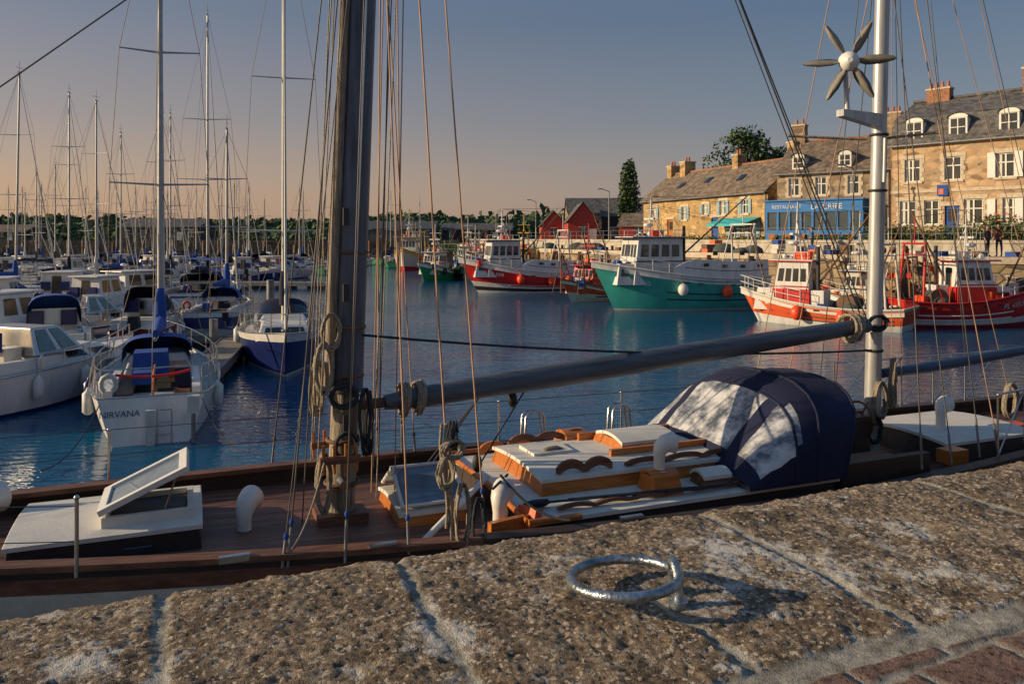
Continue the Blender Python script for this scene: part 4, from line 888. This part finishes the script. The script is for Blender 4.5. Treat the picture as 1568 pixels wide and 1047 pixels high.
ck=K['cockpit']; 
for v in(-1.15,1.0): ck.bx(4.95,6.2,v-.05,v+.05,1.30,1.66,darkw_)
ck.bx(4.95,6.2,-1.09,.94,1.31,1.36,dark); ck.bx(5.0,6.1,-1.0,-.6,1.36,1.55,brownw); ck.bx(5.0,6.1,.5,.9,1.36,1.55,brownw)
trunk(ck,7.0,8.6,-.75,.65,1.30,1.56,darkw_,ktop); vent(7.5,-.25,1.60,.32,.3,.9); 
ck.torus((6.3,-.1,1.78),.22,.016,brownw,Matrix.Rotation(math.pi/2,3,'Y'),24,6)
for a in range(6): ck.tube([(6.3,-.1,1.78),(6.3,-.1+.28*math.cos(a*1.047),1.78+.28*math.sin(a*1.047))],.010,brownw,5)
ck.box((6.2,-.1,1.6),(.25,.3,.5),darkw_)
for (u,v,c) in((6.9,-.9,varn),(7.2,.9,varn),(8.8,-.3,orangep),(6.6,.8,brownw)): ck.box((u,v,1.48),(.28,.2,.16),c)
mz=K['mizzen_mast']; mb_=V((6.6,0,1.3)); mt=V((6.95,0,12)); mizm=M('mizzen_grey',(.42,.42,.42),.4,.3,var=.2,scale=3,stretch=(4,4,.5))
mz.tube([mb_,mt],[.10,.075],mizm,14)
for z in(1.7,2.6,2.9,4.6,5.3): mz.torus(mb_.lerp(mt,(z-1.3)/10.7),.10,.018,dark,None,18,6)
pz=mb_.lerp(mt,(5.5-1.3)/10.7)
wt=K['wind_turbine']; wp=pz+V((-.62,-.1,0)); 
wt.add([pz+V((0,-.06,-.12)),pz+V((0,.06,-.12)),pz+V((0,.06,.06)),pz+V((0,-.06,.06)),wp+V((-.12,-.06,-.02)),wp+V((-.12,.06,-.02)),wp+V((-.12,.06,.06)),wp+V((-.12,-.06,.06))],[[0,1,2,3],[4,7,6,5],[0,4,5,1],[3,2,6,7],[0,3,7,4],[1,5,6,2]],mizm)
hub=V(wp)+V((-.03,-.05,.64)); wt.tube([wp,hub+V((0,.06,-.1))],.03,mizm,8)
ax=Matrix.Rotation(-UR,3,'Z')@V((-.25,-.96,.0)); ax.normalize()
wt.tube([hub-ax*.22,hub-ax*.12,hub,hub+ax*.06,hub+ax*.11],[.05,.10,.125,.11,.03],white,14)
s1=ax.cross(V((0,0,1))).normalized(); s2=ax.cross(s1)
bladem=M('turbine_blade',(.22,.20,.17),.5,var=.2)
for i in range(6):
    a=i*math.pi/3+.02; d=s1*math.cos(a)+s2*math.sin(a); e=(s2*math.cos(a)-s1*math.sin(a)); c=hub+ax*.02
    secs=[]
    for f,w,tw in((.10,.07,.9),(.2,.13,.7),(.35,.12,.5),(.50,.055,.35),(.53,.01,.3)):
        ww=e*math.cos(tw)+ax*math.sin(tw); p=c+d*f
        secs.append([p-ww*w*.5,p-ww*w*.1+ax*.012,p+ww*w*.5,p-ww*w*.1-ax*.008])
    wt.loft(secs,bladem,closed=True); wt.quad(secs[-1],bladem)
bm=K['booms']; boomm=M('boom_paint_grey',(.085,.095,.115),.45,var=.35,scale=3,stretch=(.4,4,4))
b0=V((.42,-.03,2.43)); b1=V((6.42,-.10,2.93)); 
bm.tube([b0.lerp(b1,f) for f in(0,.05,.3,.6,.9,1)],[.07,.10,.125,.12,.10,.09],boomm,16)
bm.tube([(.14,0,2.42),b0],[.05,.05],rust,8)
for f in(.03,.055): coil(rp,b0.lerp(b1,f),.15,.15,4,ropeM,.014,math.pi/2)
coil(rp,b0.lerp(b1,.955),.15,.16,6,ropeM,.017,math.pi/2); coil(rp,b0.lerp(b1,.975),.13,.15,4,ropeM,.017,math.pi/2-.4)
coil(rp,(6.6,-.1,2.95),.15,.09,5,ropeD,.013); coil(rp,(6.62,-.12,2.0),.10,.22,6,ropeM,.011); coil(rp,(6.5,-.15,1.65),.1,.16,5,ropeD,.011); coil(rp,(6.85,-.1,2.2),.06,.3,5,ropeM,.011,.5)
bm.tube([(6.78,0,2.30),(7.5,-.02,2.33),(9.9,-.1,2.52)],[.06,.075,.06],M('mizzen_boom_blue',(.035,.065,.12),.4),12)
rg=K['rigging']
def T(z): return base.lerp(tp,(z-1.3)/13.7)
def Tz(z): return mb_.lerp(mt,(z-1.3)/10.7)
for (u,v,zt,r,m) in((.66,-1.4,12,.009,wirel),(.95,-1.4,13.5,.008,wirel),(.30,-1.4,9.5,.008,wirel),(-.2,-1.38,12,.007,wire),(-.62,-1.30,11,.007,wire),(-.66,-1.30,8,.005,wire),(.66,1.4,12,.009,wirel),(.95,1.4,13.5,.008,wirel),(.25,1.4,9.5,.008,wire),(-.5,1.35,12,.008,wire),(1.1,1.38,9,.007,wirel)):
    rg.line((u,v,1.5),T(zt),r,m,5)
    rg.tube([(u,v,1.5),V((u,v,1.5)).lerp(T(zt),.03)],.013,alud,6); rg.ell(V((u,v,1.5)).lerp(T(zt),.034),(.018,.018,.03),bluec if v<0 else rust,8,6)
for (du,dv,zb,dt) in((-.25,-.3,2.0,-.1),(-.3,-.25,2.0,-.3),(.25,-.3,1.9,.3),(.3,-.3,2.0,.15),(-.2,.3,2.0,-.2),(.35,.25,1.5,.1),(.5,-.1,1.6,.25),(-.36,-.1,1.4,-.16),(.42,.35,1.4,.35)):
    rg.line((du,dv,zb),T(14)+V((dt,0,0)),.006,R.choice([wire,wirel,ropeM]),4)
rg.line((-6.3,0,2.1),T(7.9),.007,wire,5); rg.line((-6.3,0,2.1),T(12),.006,wire,5); rg.line((-5.2,0,1.9),T(14),.006,wire,5)
rg.sag((.15,-.1,3.10),(6.5,-.1,2.62),.10,.013,ropeD)
for v in(-.06,.06): rg.line((1.45,.0,2.48),(1.0,.5+v,1.62),.010,ropeD)
rg.line((1.9,0,2.45),(1.3,-.2,1.75),.010,ropeD); rg.ell((1.3,-.2,1.8),(.05,.05,.09),black); rg.ell((1.75,0,2.36),(.05,.05,.09),black)
for (a,zt,r) in((0,15,.010),(.25,14.8,.008),(-.3,15,.007)): rg.line((6.35+a*.3,-.1,3.0),T(zt),r,wire,5)
for f in(.42,.5): 
    p=V((6.35,-.1,3.0)).lerp(T(15),f); rg.ell(p,(.05,.05,.11),black)
for (u,v,zt,m) in((6.9,-1.25,11,wire),(7.2,-1.25,9,wirel),(6.4,-1.3,8,wire),(6.9,1.25,11,wire),(7.2,1.25,9,wire),(6.3,1.3,8,wirel),(5.9,-1.35,10,wire),(5.8,1.35,11,wirel)):
    rg.line((u,v,1.6),Tz(zt),.007,m,5); rg.tube([(u,v,1.55),V((u,v,1.6)).lerp(Tz(zt),.04)],.013,alud,6)
for (u,v,zb,zt) in((10.4,0,1.9,12),(9.9,-.1,2.55,12),(9.6,.4,1.9,8.5),(9.4,-.5,1.9,10),(6.9,-.2,1.9,11),(7.05,.1,2.3,12),(8.2,-.05,2.4,12)): rg.line((u,v,zb),Tz(zt),.006,R.choice([wire,wirel]),4)
rg.tube([Tz(5.25)+V((-.1,.1,0)),Tz(5.25)+V((-1.0,.5,.05))],.018,woodw,6); rg.tube([Tz(5.25),Tz(5.25)+V((.5,-.5,.05))],.018,woodw,6)
rg.line(Tz(5.25)+V((0,-.1,.0)),Tz(4.7)+V((.0,-.1,0)),.03,mizm)
for i in range(3): rp.tube([V((.62+i*.03,-1.38,1.65)).lerp(T(12),k*.016)+V((.015*math.sin(k*1.3+i),.015*math.cos(k*1.7+i),0)) for k in range(6)],.013,ropeM,6)
coil(rp,(.66,-1.42,2.30),.09,.07,7,ropeM,.012,.2); coil(rp,(.74,-1.42,1.75),.055,.26,6,ropeM,.010); coil(rp,(.9,-1.36,1.62),.05,.24,4,ropeD,.009); coil(rp,(.60,-1.42,2.12),.07,.13,6,ropeM,.011,.4); coil(rp,(.66,-1.40,2.42),.05,.10,5,ropeD,.010,1.0)
st=K['stanchions']
def hp(u,sd): 
    t=max(0.0,min(1,1-(u+6.25)/16.5)); p=H.P(t,1,sd); return V((u,-p.y,p.z+.04))
prev={}
for u in(-5,-3.7,-2.05,.2,2.2,3.9,5.2):
    for sd in(1,-1):
        q=hp(u,sd); hgt=.56 if sd==1 else .5
        if sd==1 and u>0: continue
        st.tube([q,q+V((0,0,hgt))],.014,steel,8); st.ell(q+V((0,0,hgt)),.02,steel,8,6)
        if sd in prev:
            for h3 in(.25,.5): st.line(prev[sd]+V((0,0,h3)),q+V((0,0,h3)),.004,wire)
        prev[sd]=q
for u in(2.55,3.75):
    q=hp(u,-1); 
    for d in(0,.12): st.tube([q+V((-.08,-.05-d,0)),q+V((-.06,-.05-d,.32)),q+V((0,-.05-d,.38)),q+V((.12,-.05-d,.38)),q+V((.18,-.05-d,.32)),q+V((.2,-.05-d,0))],.014,steel,8)
for i in range(5):
    u=7.2+i*.55
    for sd in(1,-1):
        q=hp(u,sd); st.tube([q,q+V((0,0,.7))],.013,steel,6); st.tube([q+V((0,0,.7)),hp(u+.55,sd)+V((0,0,.7))],.013,steel,6); st.tube([q,hp(u+.55,sd)+V((0,0,.7))],.01,steel,6)
coil(rp,(7.6,-1.1,2.1),.10,.2,5,ropeM,.012); coil(rp,(8.6,-1.0,2.1),.1,.22,5,ropeD,.012); rp.ell((8.9,-.6,1.75),(.22,.12,.14),orangep)
dc=K['deck_fittings']
dc.box((1.3,-1.15,1.52),(.5,.06,.12),varn,.2); dc.box((1.45,-1.1,1.48),(.10,.2,.3),orangep,.5,.3); dc.tube([(1.05,-1.3,1.9),(1.5,-.5,1.75)],.012,ropeD)
dc.tube([(.55,-.9,1.38),(1.35,-.35,1.71)],.03,win_frame,8)
for u in(-1.0,.1,2.3): q=hp(u,1); dc.box(q+V((0,.1,.03)),(.22,.05,.05),steel)
dc.sag((1.25,-.95,1.9),(1.7,-1.45,1.6),.1,.012,ropeD); dc.sag((-.2,-.35,2.0),(-.62,-1.3,1.6),.12,.009,ropeM)
K.done()
# ================================================================= FOREGROUND QUAY
U=V((.927,.375)).normalized(); Vv=V((-U.y,U.x)); E=V((.53,2.18))+Vv*.085; ZQ=3.25
joints=[-3.1,-2.35,-1.36,-.86,.0,.80,1.62,2.5]
def n2(a,b,s,o=0): return noise.noise(V((a*s+o,b*s-o,o)))
def fb(a,b,s,o=0,k=4):
    r=0;am=1
    for i in range(k): r+=am*noise.noise(V((a*s,b*s,o))); s*=2.1; am*=.52
    return r
blobs=[(-.06,.40,.11),(-.24,.52,.09),(.05,.54,.10),(-.86,.45,.07),(-.12,.30,.08),(.3,.62,.12),(-1.5,.3,.1),(.35,.35,.12),(-.55,.2,.07)]
def quayh(u,w):
    wob=.014*n2(u,w,5,2); mort=0;pav=0
    blk=sum(1 for j in joints if u>j+wob)
    dj=min(abs(u-j-wob) for j in joints)
    row=.79+.012*n2(u,0,3,9)
    if w<row:
        dj=min(dj,abs(w-row))
        if -.86<u<.0 and w>.46: dj=min(dj,abs(u+.40-wob))
    else:
        pav=1; a=u*math.cos(.10)-w*math.sin(.10); b=u*math.sin(.10)+w*math.cos(.10)-.86
        if w<row+.05: dj=0; pav=0
        else:
            r_=math.floor(b/.115); fx=((a+(r_%2)*.11)/.22)%1; fz=(b/.115)%1
            dj=min(min(fx,1-fx)*.22,min(fz,1-fz)*.115); blk=int(hash((int(r_),math.floor((a+(r_%2)*.11)/.22)))%7)
    lich=0
    for bu,bw_,br in blobs: lich+=math.exp(-((u-bu)**2+(w-bw_)**2)/br**2)
    lich=min(1,lich*.8+.6*math.exp(-dj/.03)*(0 if pav else 1))
    dj+=.006*n2(u,w,30,4)+.008*n2(u,w,9,14)
    wdt=.013 if not pav else .008
    mort=1-sst((dj-wdt*.5)/(wdt*.9))
    h=-.0045*mort
    g1=noise.noise(V((u*40,w*40,0))); g2_=noise.noise(V((u*85,w*85,2)))
    rough=.0050*fb(u,w,12,1,3)+.0030*abs(g1)+.0042*g2_+.0022*noise.noise(V((u*150,w*150,5)))
    h+=rough*(1 if pav==0 else .4)*(1-.6*mort)
    if pav==0: h+=.004*n2(blk*3.3,1,1)+.008*n2(u,w,2.2,7)
    else: h+=.003*n2(blk*2.2,4,1)-.004
    return h,mort,pav,lich
def qp(u,w,z): p=E+U*u-Vv*w; return (p.x,p.y,z)
def granite():
    m=bpy.data.materials.new('granite_coping'); m.use_nodes=True; nt=m.node_tree;N=nt.nodes;L=nt.links;b=N['Principled BSDF']
    b.inputs['Roughness'].default_value=.85; b.inputs['Specular IOR Level'].default_value=.3
    tc=N.new('ShaderNodeTexCoord'); at=N.new('ShaderNodeVertexColor'); at.layer_name='kind'; s=N.new('ShaderNodeSeparateColor'); L.new(at.outputs[0],s.inputs[0])
    def nz(sc,det=5,r=.6,off=0):
        mp=N.new('ShaderNodeMapping'); mp.inputs['Location'].default_value=(off,off,0); L.new(tc.outputs['Object'],mp.inputs[0])
        n=N.new('ShaderNodeTexNoise'); n.inputs['Scale'].default_value=sc; n.inputs['Detail'].default_value=det; n.inputs['Roughness'].default_value=r; L.new(mp.outputs[0],n.inputs['Vector']); return n.outputs['Fac']
    def ramp(f,st):
        r=N.new('ShaderNodeValToRGB'); e=r.color_ramp.elements; e[0].position=st[0][0]; e[0].color=(*st[0][1],1); e[1].position=st[-1][0]; e[1].color=(*st[-1][1],1)
        for p,c in st[1:-1]: q=e.new(p); q.color=(*c,1)
        L.new(f,r.inputs[0]); return r.outputs[0]
    def mix(f,a,c,mode='MIX'):
        x=N.new('ShaderNodeMix'); x.data_type='RGBA'; x.blend_type=mode
        if hasattr(f,'is_output'): L.new(f,x.inputs[0])
        else: x.inputs[0].default_value=f
        for i,v in((6,a),(7,c)):
            if hasattr(v,'is_output'): L.new(v,x.inputs[i])
            else: x.inputs[i].default_value=(*v,1)
        return x.outputs[2]
    base_=ramp(nz(30,9,.80),[(.34,(.070,.050,.036)),(.45,(.22,.165,.115)),(.55,(.42,.33,.235)),(.68,(.64,.54,.42))])
    blot=ramp(nz(4,4,.6,3),[(.35,(.60,.56,.52)),(.65,(1.0,.97,.92))]); c=mix(1.0,base_,blot,'MULTIPLY')
    vo=N.new('ShaderNodeTexVoronoi'); vo.inputs['Scale'].default_value=140; L.new(tc.outputs['Object'],vo.inputs['Vector']); sp_=N.new('ShaderNodeSeparateColor'); L.new(vo.outputs['Color'],sp_.inputs[0])
    spk=ramp(sp_.outputs[0],[(.0,(.34,.32,.30)),(.3,(.85,.85,.85)),(.8,(1,1,1))]); c=mix(1.0,c,spk,'MULTIPLY')
    spw=ramp(sp_.outputs[1],[(.87,(0,0,0)),(.91,(.8,.8,.8))]); c=mix(spw,c,(.64,.55,.42))
    ad=N.new('ShaderNodeMath'); ad.operation='MULTIPLY_ADD'; L.new(s.outputs[2],ad.inputs[0]); ad.inputs[1].default_value=.14; L.new(nz(11,9,.8,11),ad.inputs[2])
    lm=ramp(ad.outputs[0],[(.57,(0,0,0)),(.65,(.85,.85,.85))]); c=mix(lm,c,(.64,.62,.57))
    dk=ramp(nz(13,7,.7,21),[(.60,(0,0,0)),(.70,(.6,.6,.6))]); c=mix(dk,c,(.045,.04,.034))
    pv=ramp(nz(30,6,.7,5),[(.3,(.17,.10,.08)),(.7,(.31,.20,.16))]); pv=mix(1.0,pv,spk,'MULTIPLY'); c=mix(s.outputs[1],c,pv)
    mo=ramp(nz(22,7,.75,8),[(.35,(.14,.13,.105)),(.5,(.34,.32,.27)),(.7,(.60,.58,.52))]); c=mix(s.outputs[0],c,mo)
    L.new(c,b.inputs['Base Color'])
    bp=N.new('ShaderNodeBump'); bp.inputs['Strength'].default_value=1.0; bp.inputs['Distance'].default_value=.006
    a2=N.new('ShaderNodeMath'); a2.operation='ADD'; L.new(nz(110,6,.7),a2.inputs[0]); L.new(nz(280,3,.6,4),a2.inputs[1]); L.new(a2.outputs[0],bp.inputs['Height']); L.new(bp.outputs[0],b.inputs['Normal'])
    return m
GR=granite()
us=[-2.4+i*.007 for i in range(int(4.6/.007))]; 
ws=[1.42-i*.007 for i in range(int(1.36/.007))]
verts=[];kinds=[];faces=[]
for u in us:
    eo=.014*fb(u,0,6,3,3)+.008*n2(u,0,1.3,5); dj=min(abs(u-j) for j in joints); eo+=-.02*math.exp(-(dj/.025)**2)
    for w in ws:
        h,mo,pa,li=quayh(u,w); h-=.010*math.exp(-((w-.06)/.04)) if w<.3 else 0
        verts.append(qp(u,w-eo*max(0,1-w/.4),ZQ+h)); kinds.append((mo,pa,li,1))
    for i,(ww,dz) in enumerate(((.045,.014),(.03,.018),(.016,.028),(.006,.045),(0,.08),(-.003,.15),(0,.3),(.0,.45))):
        rr=.014*fb(u,i*.2,12,6,3); h,mo,_,li=quayh(u,ww)
        verts.append(qp(u,ww-eo+rr,ZQ-dz+h)); kinds.append((mo,0,li*.5,1))
nw=len(ws)+8
for i in range(len(us)-1):
    for j in range(nw-1): a=i*nw+j; faces.append((a,a+1,a+1+nw,a+nw))
me=bpy.data.meshes.new('coping_stones'); me.from_pydata(verts,[],faces); ca=me.color_attributes.new('kind','FLOAT_COLOR','POINT')
ca.data.foreach_set('color',[x for k in kinds for x in k]); me.materials.append(GR); me.polygons.foreach_set('use_smooth',[True]*len(faces))
qe=bpy.data.objects.new('stone_quay',None); COL.objects.link(qe)
o=bpy.data.objects.new('coping_stones',me); COL.objects.link(o); o.parent=qe
f=MB(); plain=M('granite_plain',(.10,.08,.06),.9,col2=(.26,.21,.15),scale=9,bump=.6,bscale=40)
for (ua,ub) in((-60,-2.39),(2.18,60)):
    f.quad([qp(ua,0,ZQ-.01),qp(ub,0,ZQ-.01),qp(ub,1.4,ZQ-.01),qp(ua,1.4,ZQ-.01)],plain); f.quad([qp(ua,0,ZQ-.01),qp(ub,0,ZQ-.01),qp(ub,0,2.7),qp(ua,0,2.7)],plain)
f.quad([qp(-60,1.39,ZQ-.014),qp(60,1.39,ZQ-.014),qp(60,40,ZQ-.014),qp(-60,40,ZQ-.014)],plain)
f.quad([qp(-60,.02,2.85),qp(60,.02,2.85),qp(60,.02,-3),qp(-60,.02,-3)],quaywall); f.build('quay_body',qe)
A=Asm('mooring_ring',(.322,1.66,ZQ)); galv=M('galvanised_steel',(.30,.34,.38),.34,.85,var=.5,scale=30,bump=.3,bscale=90)
r=A['ring']; tilt=Matrix.Rotation(math.radians(-3),3,'Y')@Matrix.Rotation(math.radians(-4),3,'X'); r.torus((-.088,.0,.045),.112,.0105,galv,tilt,64,14)
s=A['staple']; s.tube([(.018,.030,-.02),(.018,.030,.045),(.016,.024,.068),(.014,.01,.078),(.014,-.010,.078),(.016,-.026,.068),(.018,-.032,.045),(.018,-.032,-.02)],.0095,galv,12)
s.tube([(.018,.031,-.01),(.018,.031,.012)],.02,galv,12); s.tube([(.018,-.033,-.01),(.018,-.033,.012)],.02,galv,12)
A.done()
# ================================================================= PEOPLE
def person(x,y,z,rz,shirt,pants,hairc,pose=0,h=1.72):
    A=Asm('person',(x,y,z),math.radians(rz))
    skin=M('skin',(.42,.25,.17),.6,var=.05)
    vs=[(0,0,.95),(0,0,1.15),(0,0,1.38),(0,0,1.48),(0,.01,1.56), (.10,0,.90),(.11,.02,.50),(.11,0,.08),(.12,.13,.04), (-.10,0,.90),(-.12,-.03,.50),(-.13,-.02,.08),(-.14,.12,.04),
        (.19,0,1.40),(.25,-.02,1.12),(.22+.02,.12,.90),(-.19,0,1.40),(-.26,-.03,1.12),(-.20,.16,1.02)]
    es=[(0,1),(1,2),(2,3),(3,4),(0,5),(5,6),(6,7),(7,8),(0,9),(9,10),(10,11),(11,12),(2,13),(13,14),(14,15),(2,16),(16,17),(17,18)]
    rs=[.14,.13,.15,.06,.055,.10,.065,.045,.04,.10,.065,.045,.04,.06,.045,.032,.06,.045,.032]
    me=bpy.data.meshes.new('b'); me.from_pydata(vs,es,[]); ob=bpy.data.objects.new('b',me); COL.objects.link(ob)
    ob.modifiers.new('s','SKIN'); ob.modifiers.new('ss','SUBSURF').levels=1
    for i,r_ in enumerate(rs): me.skin_vertices[0].data[i].radius=(r_,r_*.8); me.skin_vertices[0].data[i].use_root=(i==0)
    dg=bpy.context.evaluated_depsgraph_get(); m2=bpy.data.meshes.new_from_object(ob.evaluated_get(dg)); bpy.data.objects.remove(ob)
    m2.name='body'
    for m in(shirt,pants,skin,black): m2.materials.append(m)
    for p in m2.polygons:
        c=p.center; p.use_smooth=True
        p.material_index=2 if c.z>1.47 or (abs(c.x)>.19 and c.z<1.12 and c.z>.85 and c.y>.03) else 0 if c.z>.96 else 3 if c.z<.1 else 1
    b=bpy.data.objects.new('body',m2); COL.objects.link(b); b.parent=A.e
    hd=A['head']; hd.ell((0,.02,1.64),(.075,.095,.115),skin,14,10); hd.tube([(0,.105,1.66),(0,.135,1.625),(0,.11,1.615)],[.01,.017,.012],skin,6)
    for sx in(1,-1): hd.ell((sx*.03,.108,1.66),.011,dark,6,5); hd.ell((sx*.078,.015,1.635),(.012,.02,.03),skin,8,6)
    hd.tube([(-.025,.112,1.585),(.025,.112,1.585)],.006,redd,5); A['hair'].ell((0,-.005,1.675),(.085,.10,.10),hairc,12,8)
    for (hx,hy,hz_) in((.24,.13,.87),(-.19,.2,1.03)):
        q=A['hands']; q.ell((hx,hy,hz_-.01),(.02,.035,.045),skin,8,6)
        for i in range(4): q.tube([(hx,hy-.028+i*.018,hz_-.04),(hx,hy-.026+i*.018,hz_-.075-.008*(i in(1,2))),(hx-.01,hy-.02+i*.018,hz_-.10-.012*(i in(1,2)))],[.009,.008,.006],skin,5)
        q.tube([(hx,hy+.03,hz_),(hx-.01,hy+.05,hz_-.03),(hx-.015,hy+.05,hz_-.055)],[.01,.009,.007],skin,5)
    A.done(); A.e.scale=(h/1.76,)*3
person(25.65,43.0,3.0,200,M('shirt_dark',(.03,.032,.04),.8),M('trousers_dark',(.02,.022,.03),.8),M('hair_brown',(.04,.025,.015),.7))
person(26.35,43.1,3.0,120,M('shirt_burgundy',(.12,.03,.025),.8),M('trousers_navy',(.02,.03,.06),.8),M('hair_black',(.015,.012,.01),.7),h=1.78)
person(19.3,51.2,3.0,60,M('shirt_blue',(.05,.1,.22),.8),M('trousers_dark',(.02,.022,.03),.8),M('hair_brown',(.04,.025,.015),.7))
# ================================================================= LIGHT, SKY, CAMERA
SE=math.radians(17); az=V((-1,-.08,0)).normalized()
sd=V((az.x*math.cos(SE),az.y*math.cos(SE),math.sin(SE)))
l=bpy.data.lights.new('sun','SUN'); l.energy=5.0; l.angle=math.radians(.5); l.color=(1,.77,.48)
lo=bpy.data.objects.new('sun',l); COL.objects.link(lo); lo.rotation_euler=sd.to_track_quat('Z','Y').to_euler()
w=bpy.data.worlds.new('World'); sc.world=w; w.use_nodes=True; N=w.node_tree.nodes; L=w.node_tree.links; bg=N['Background']
sk=N.new('ShaderNodeTexSky'); sk.sky_type='NISHITA'; sk.sun_disc=False; sk.sun_elevation=SE; sk.sun_rotation=math.atan2(az.x,az.y); sk.air_density=1.2; sk.dust_density=2.0; sk.ozone_density=1.5
tc=N.new('ShaderNodeTexCoord'); sx=N.new('ShaderNodeSeparateXYZ'); L.new(tc.outputs['Generated'],sx.inputs[0])
def wr(stops):
    r=N.new('ShaderNodeValToRGB'); e=r.color_ramp.elements; e[0].position=stops[0][0]; e[0].color=(*stops[0][1],1); e[1].position=stops[-1][0]; e[1].color=(*stops[-1][1],1)
    for p,c in stops[1:-1]: q=e.new(p); q.color=(*c,1)
    L.new(sx.outputs['Z'],r.inputs[0]); return r.outputs[0]
warm=wr([(0,(.47,.28,.17)),(.06,(.40,.25,.175)),(.14,(.25,.19,.185)),(.26,(.125,.135,.185)),(.45,(.06,.125,.23)),(1,(.05,.11,.23))])
cool=wr([(0,(.28,.20,.175)),(.06,(.22,.18,.18)),(.14,(.125,.138,.182)),(.26,(.060,.095,.160)),(.45,(.05,.115,.225)),(1,(.05,.11,.23))])
mr=N.new('ShaderNodeMapRange'); mr.inputs['From Min'].default_value=-.55; mr.inputs['From Max'].default_value=.35; L.new(sx.outputs['X'],mr.inputs[0])
mg=N.new('ShaderNodeMix'); mg.data_type='RGBA'; L.new(mr.outputs[0],mg.inputs[0]); L.new(warm,mg.inputs[6]); L.new(cool,mg.inputs[7])
v1=N.new('ShaderNodeVectorMath'); v1.operation='SCALE'; v1.inputs['Scale'].default_value=1/.12; L.new(mg.outputs[2],v1.inputs[0])
v2=N.new('ShaderNodeVectorMath'); v2.operation='SCALE'; v2.inputs['Scale'].default_value=.25; L.new(sk.outputs[0],v2.inputs[0])
v3=N.new('ShaderNodeVectorMath'); v3.operation='ADD'; L.new(v1.outputs[0],v3.inputs[0]); L.new(v2.outputs[0],v3.inputs[1])
L.new(v3.outputs[0],bg.inputs[0]); bg.inputs[1].default_value=.12
cam=bpy.data.cameras.new('camera'); co=bpy.data.objects.new('camera',cam); COL.objects.link(co); co.location=(0,0,4.0); co.rotation_euler=(math.pi/2,0,0)
cam.lens=28.0; cam.sensor_width=36; cam.shift_y=-.101; cam.clip_end=8000; cam.clip_start=.05
sc.camera=co
sc.view_settings.view_transform='Standard'; sc.view_settings.look='None'; sc.view_settings.exposure=0
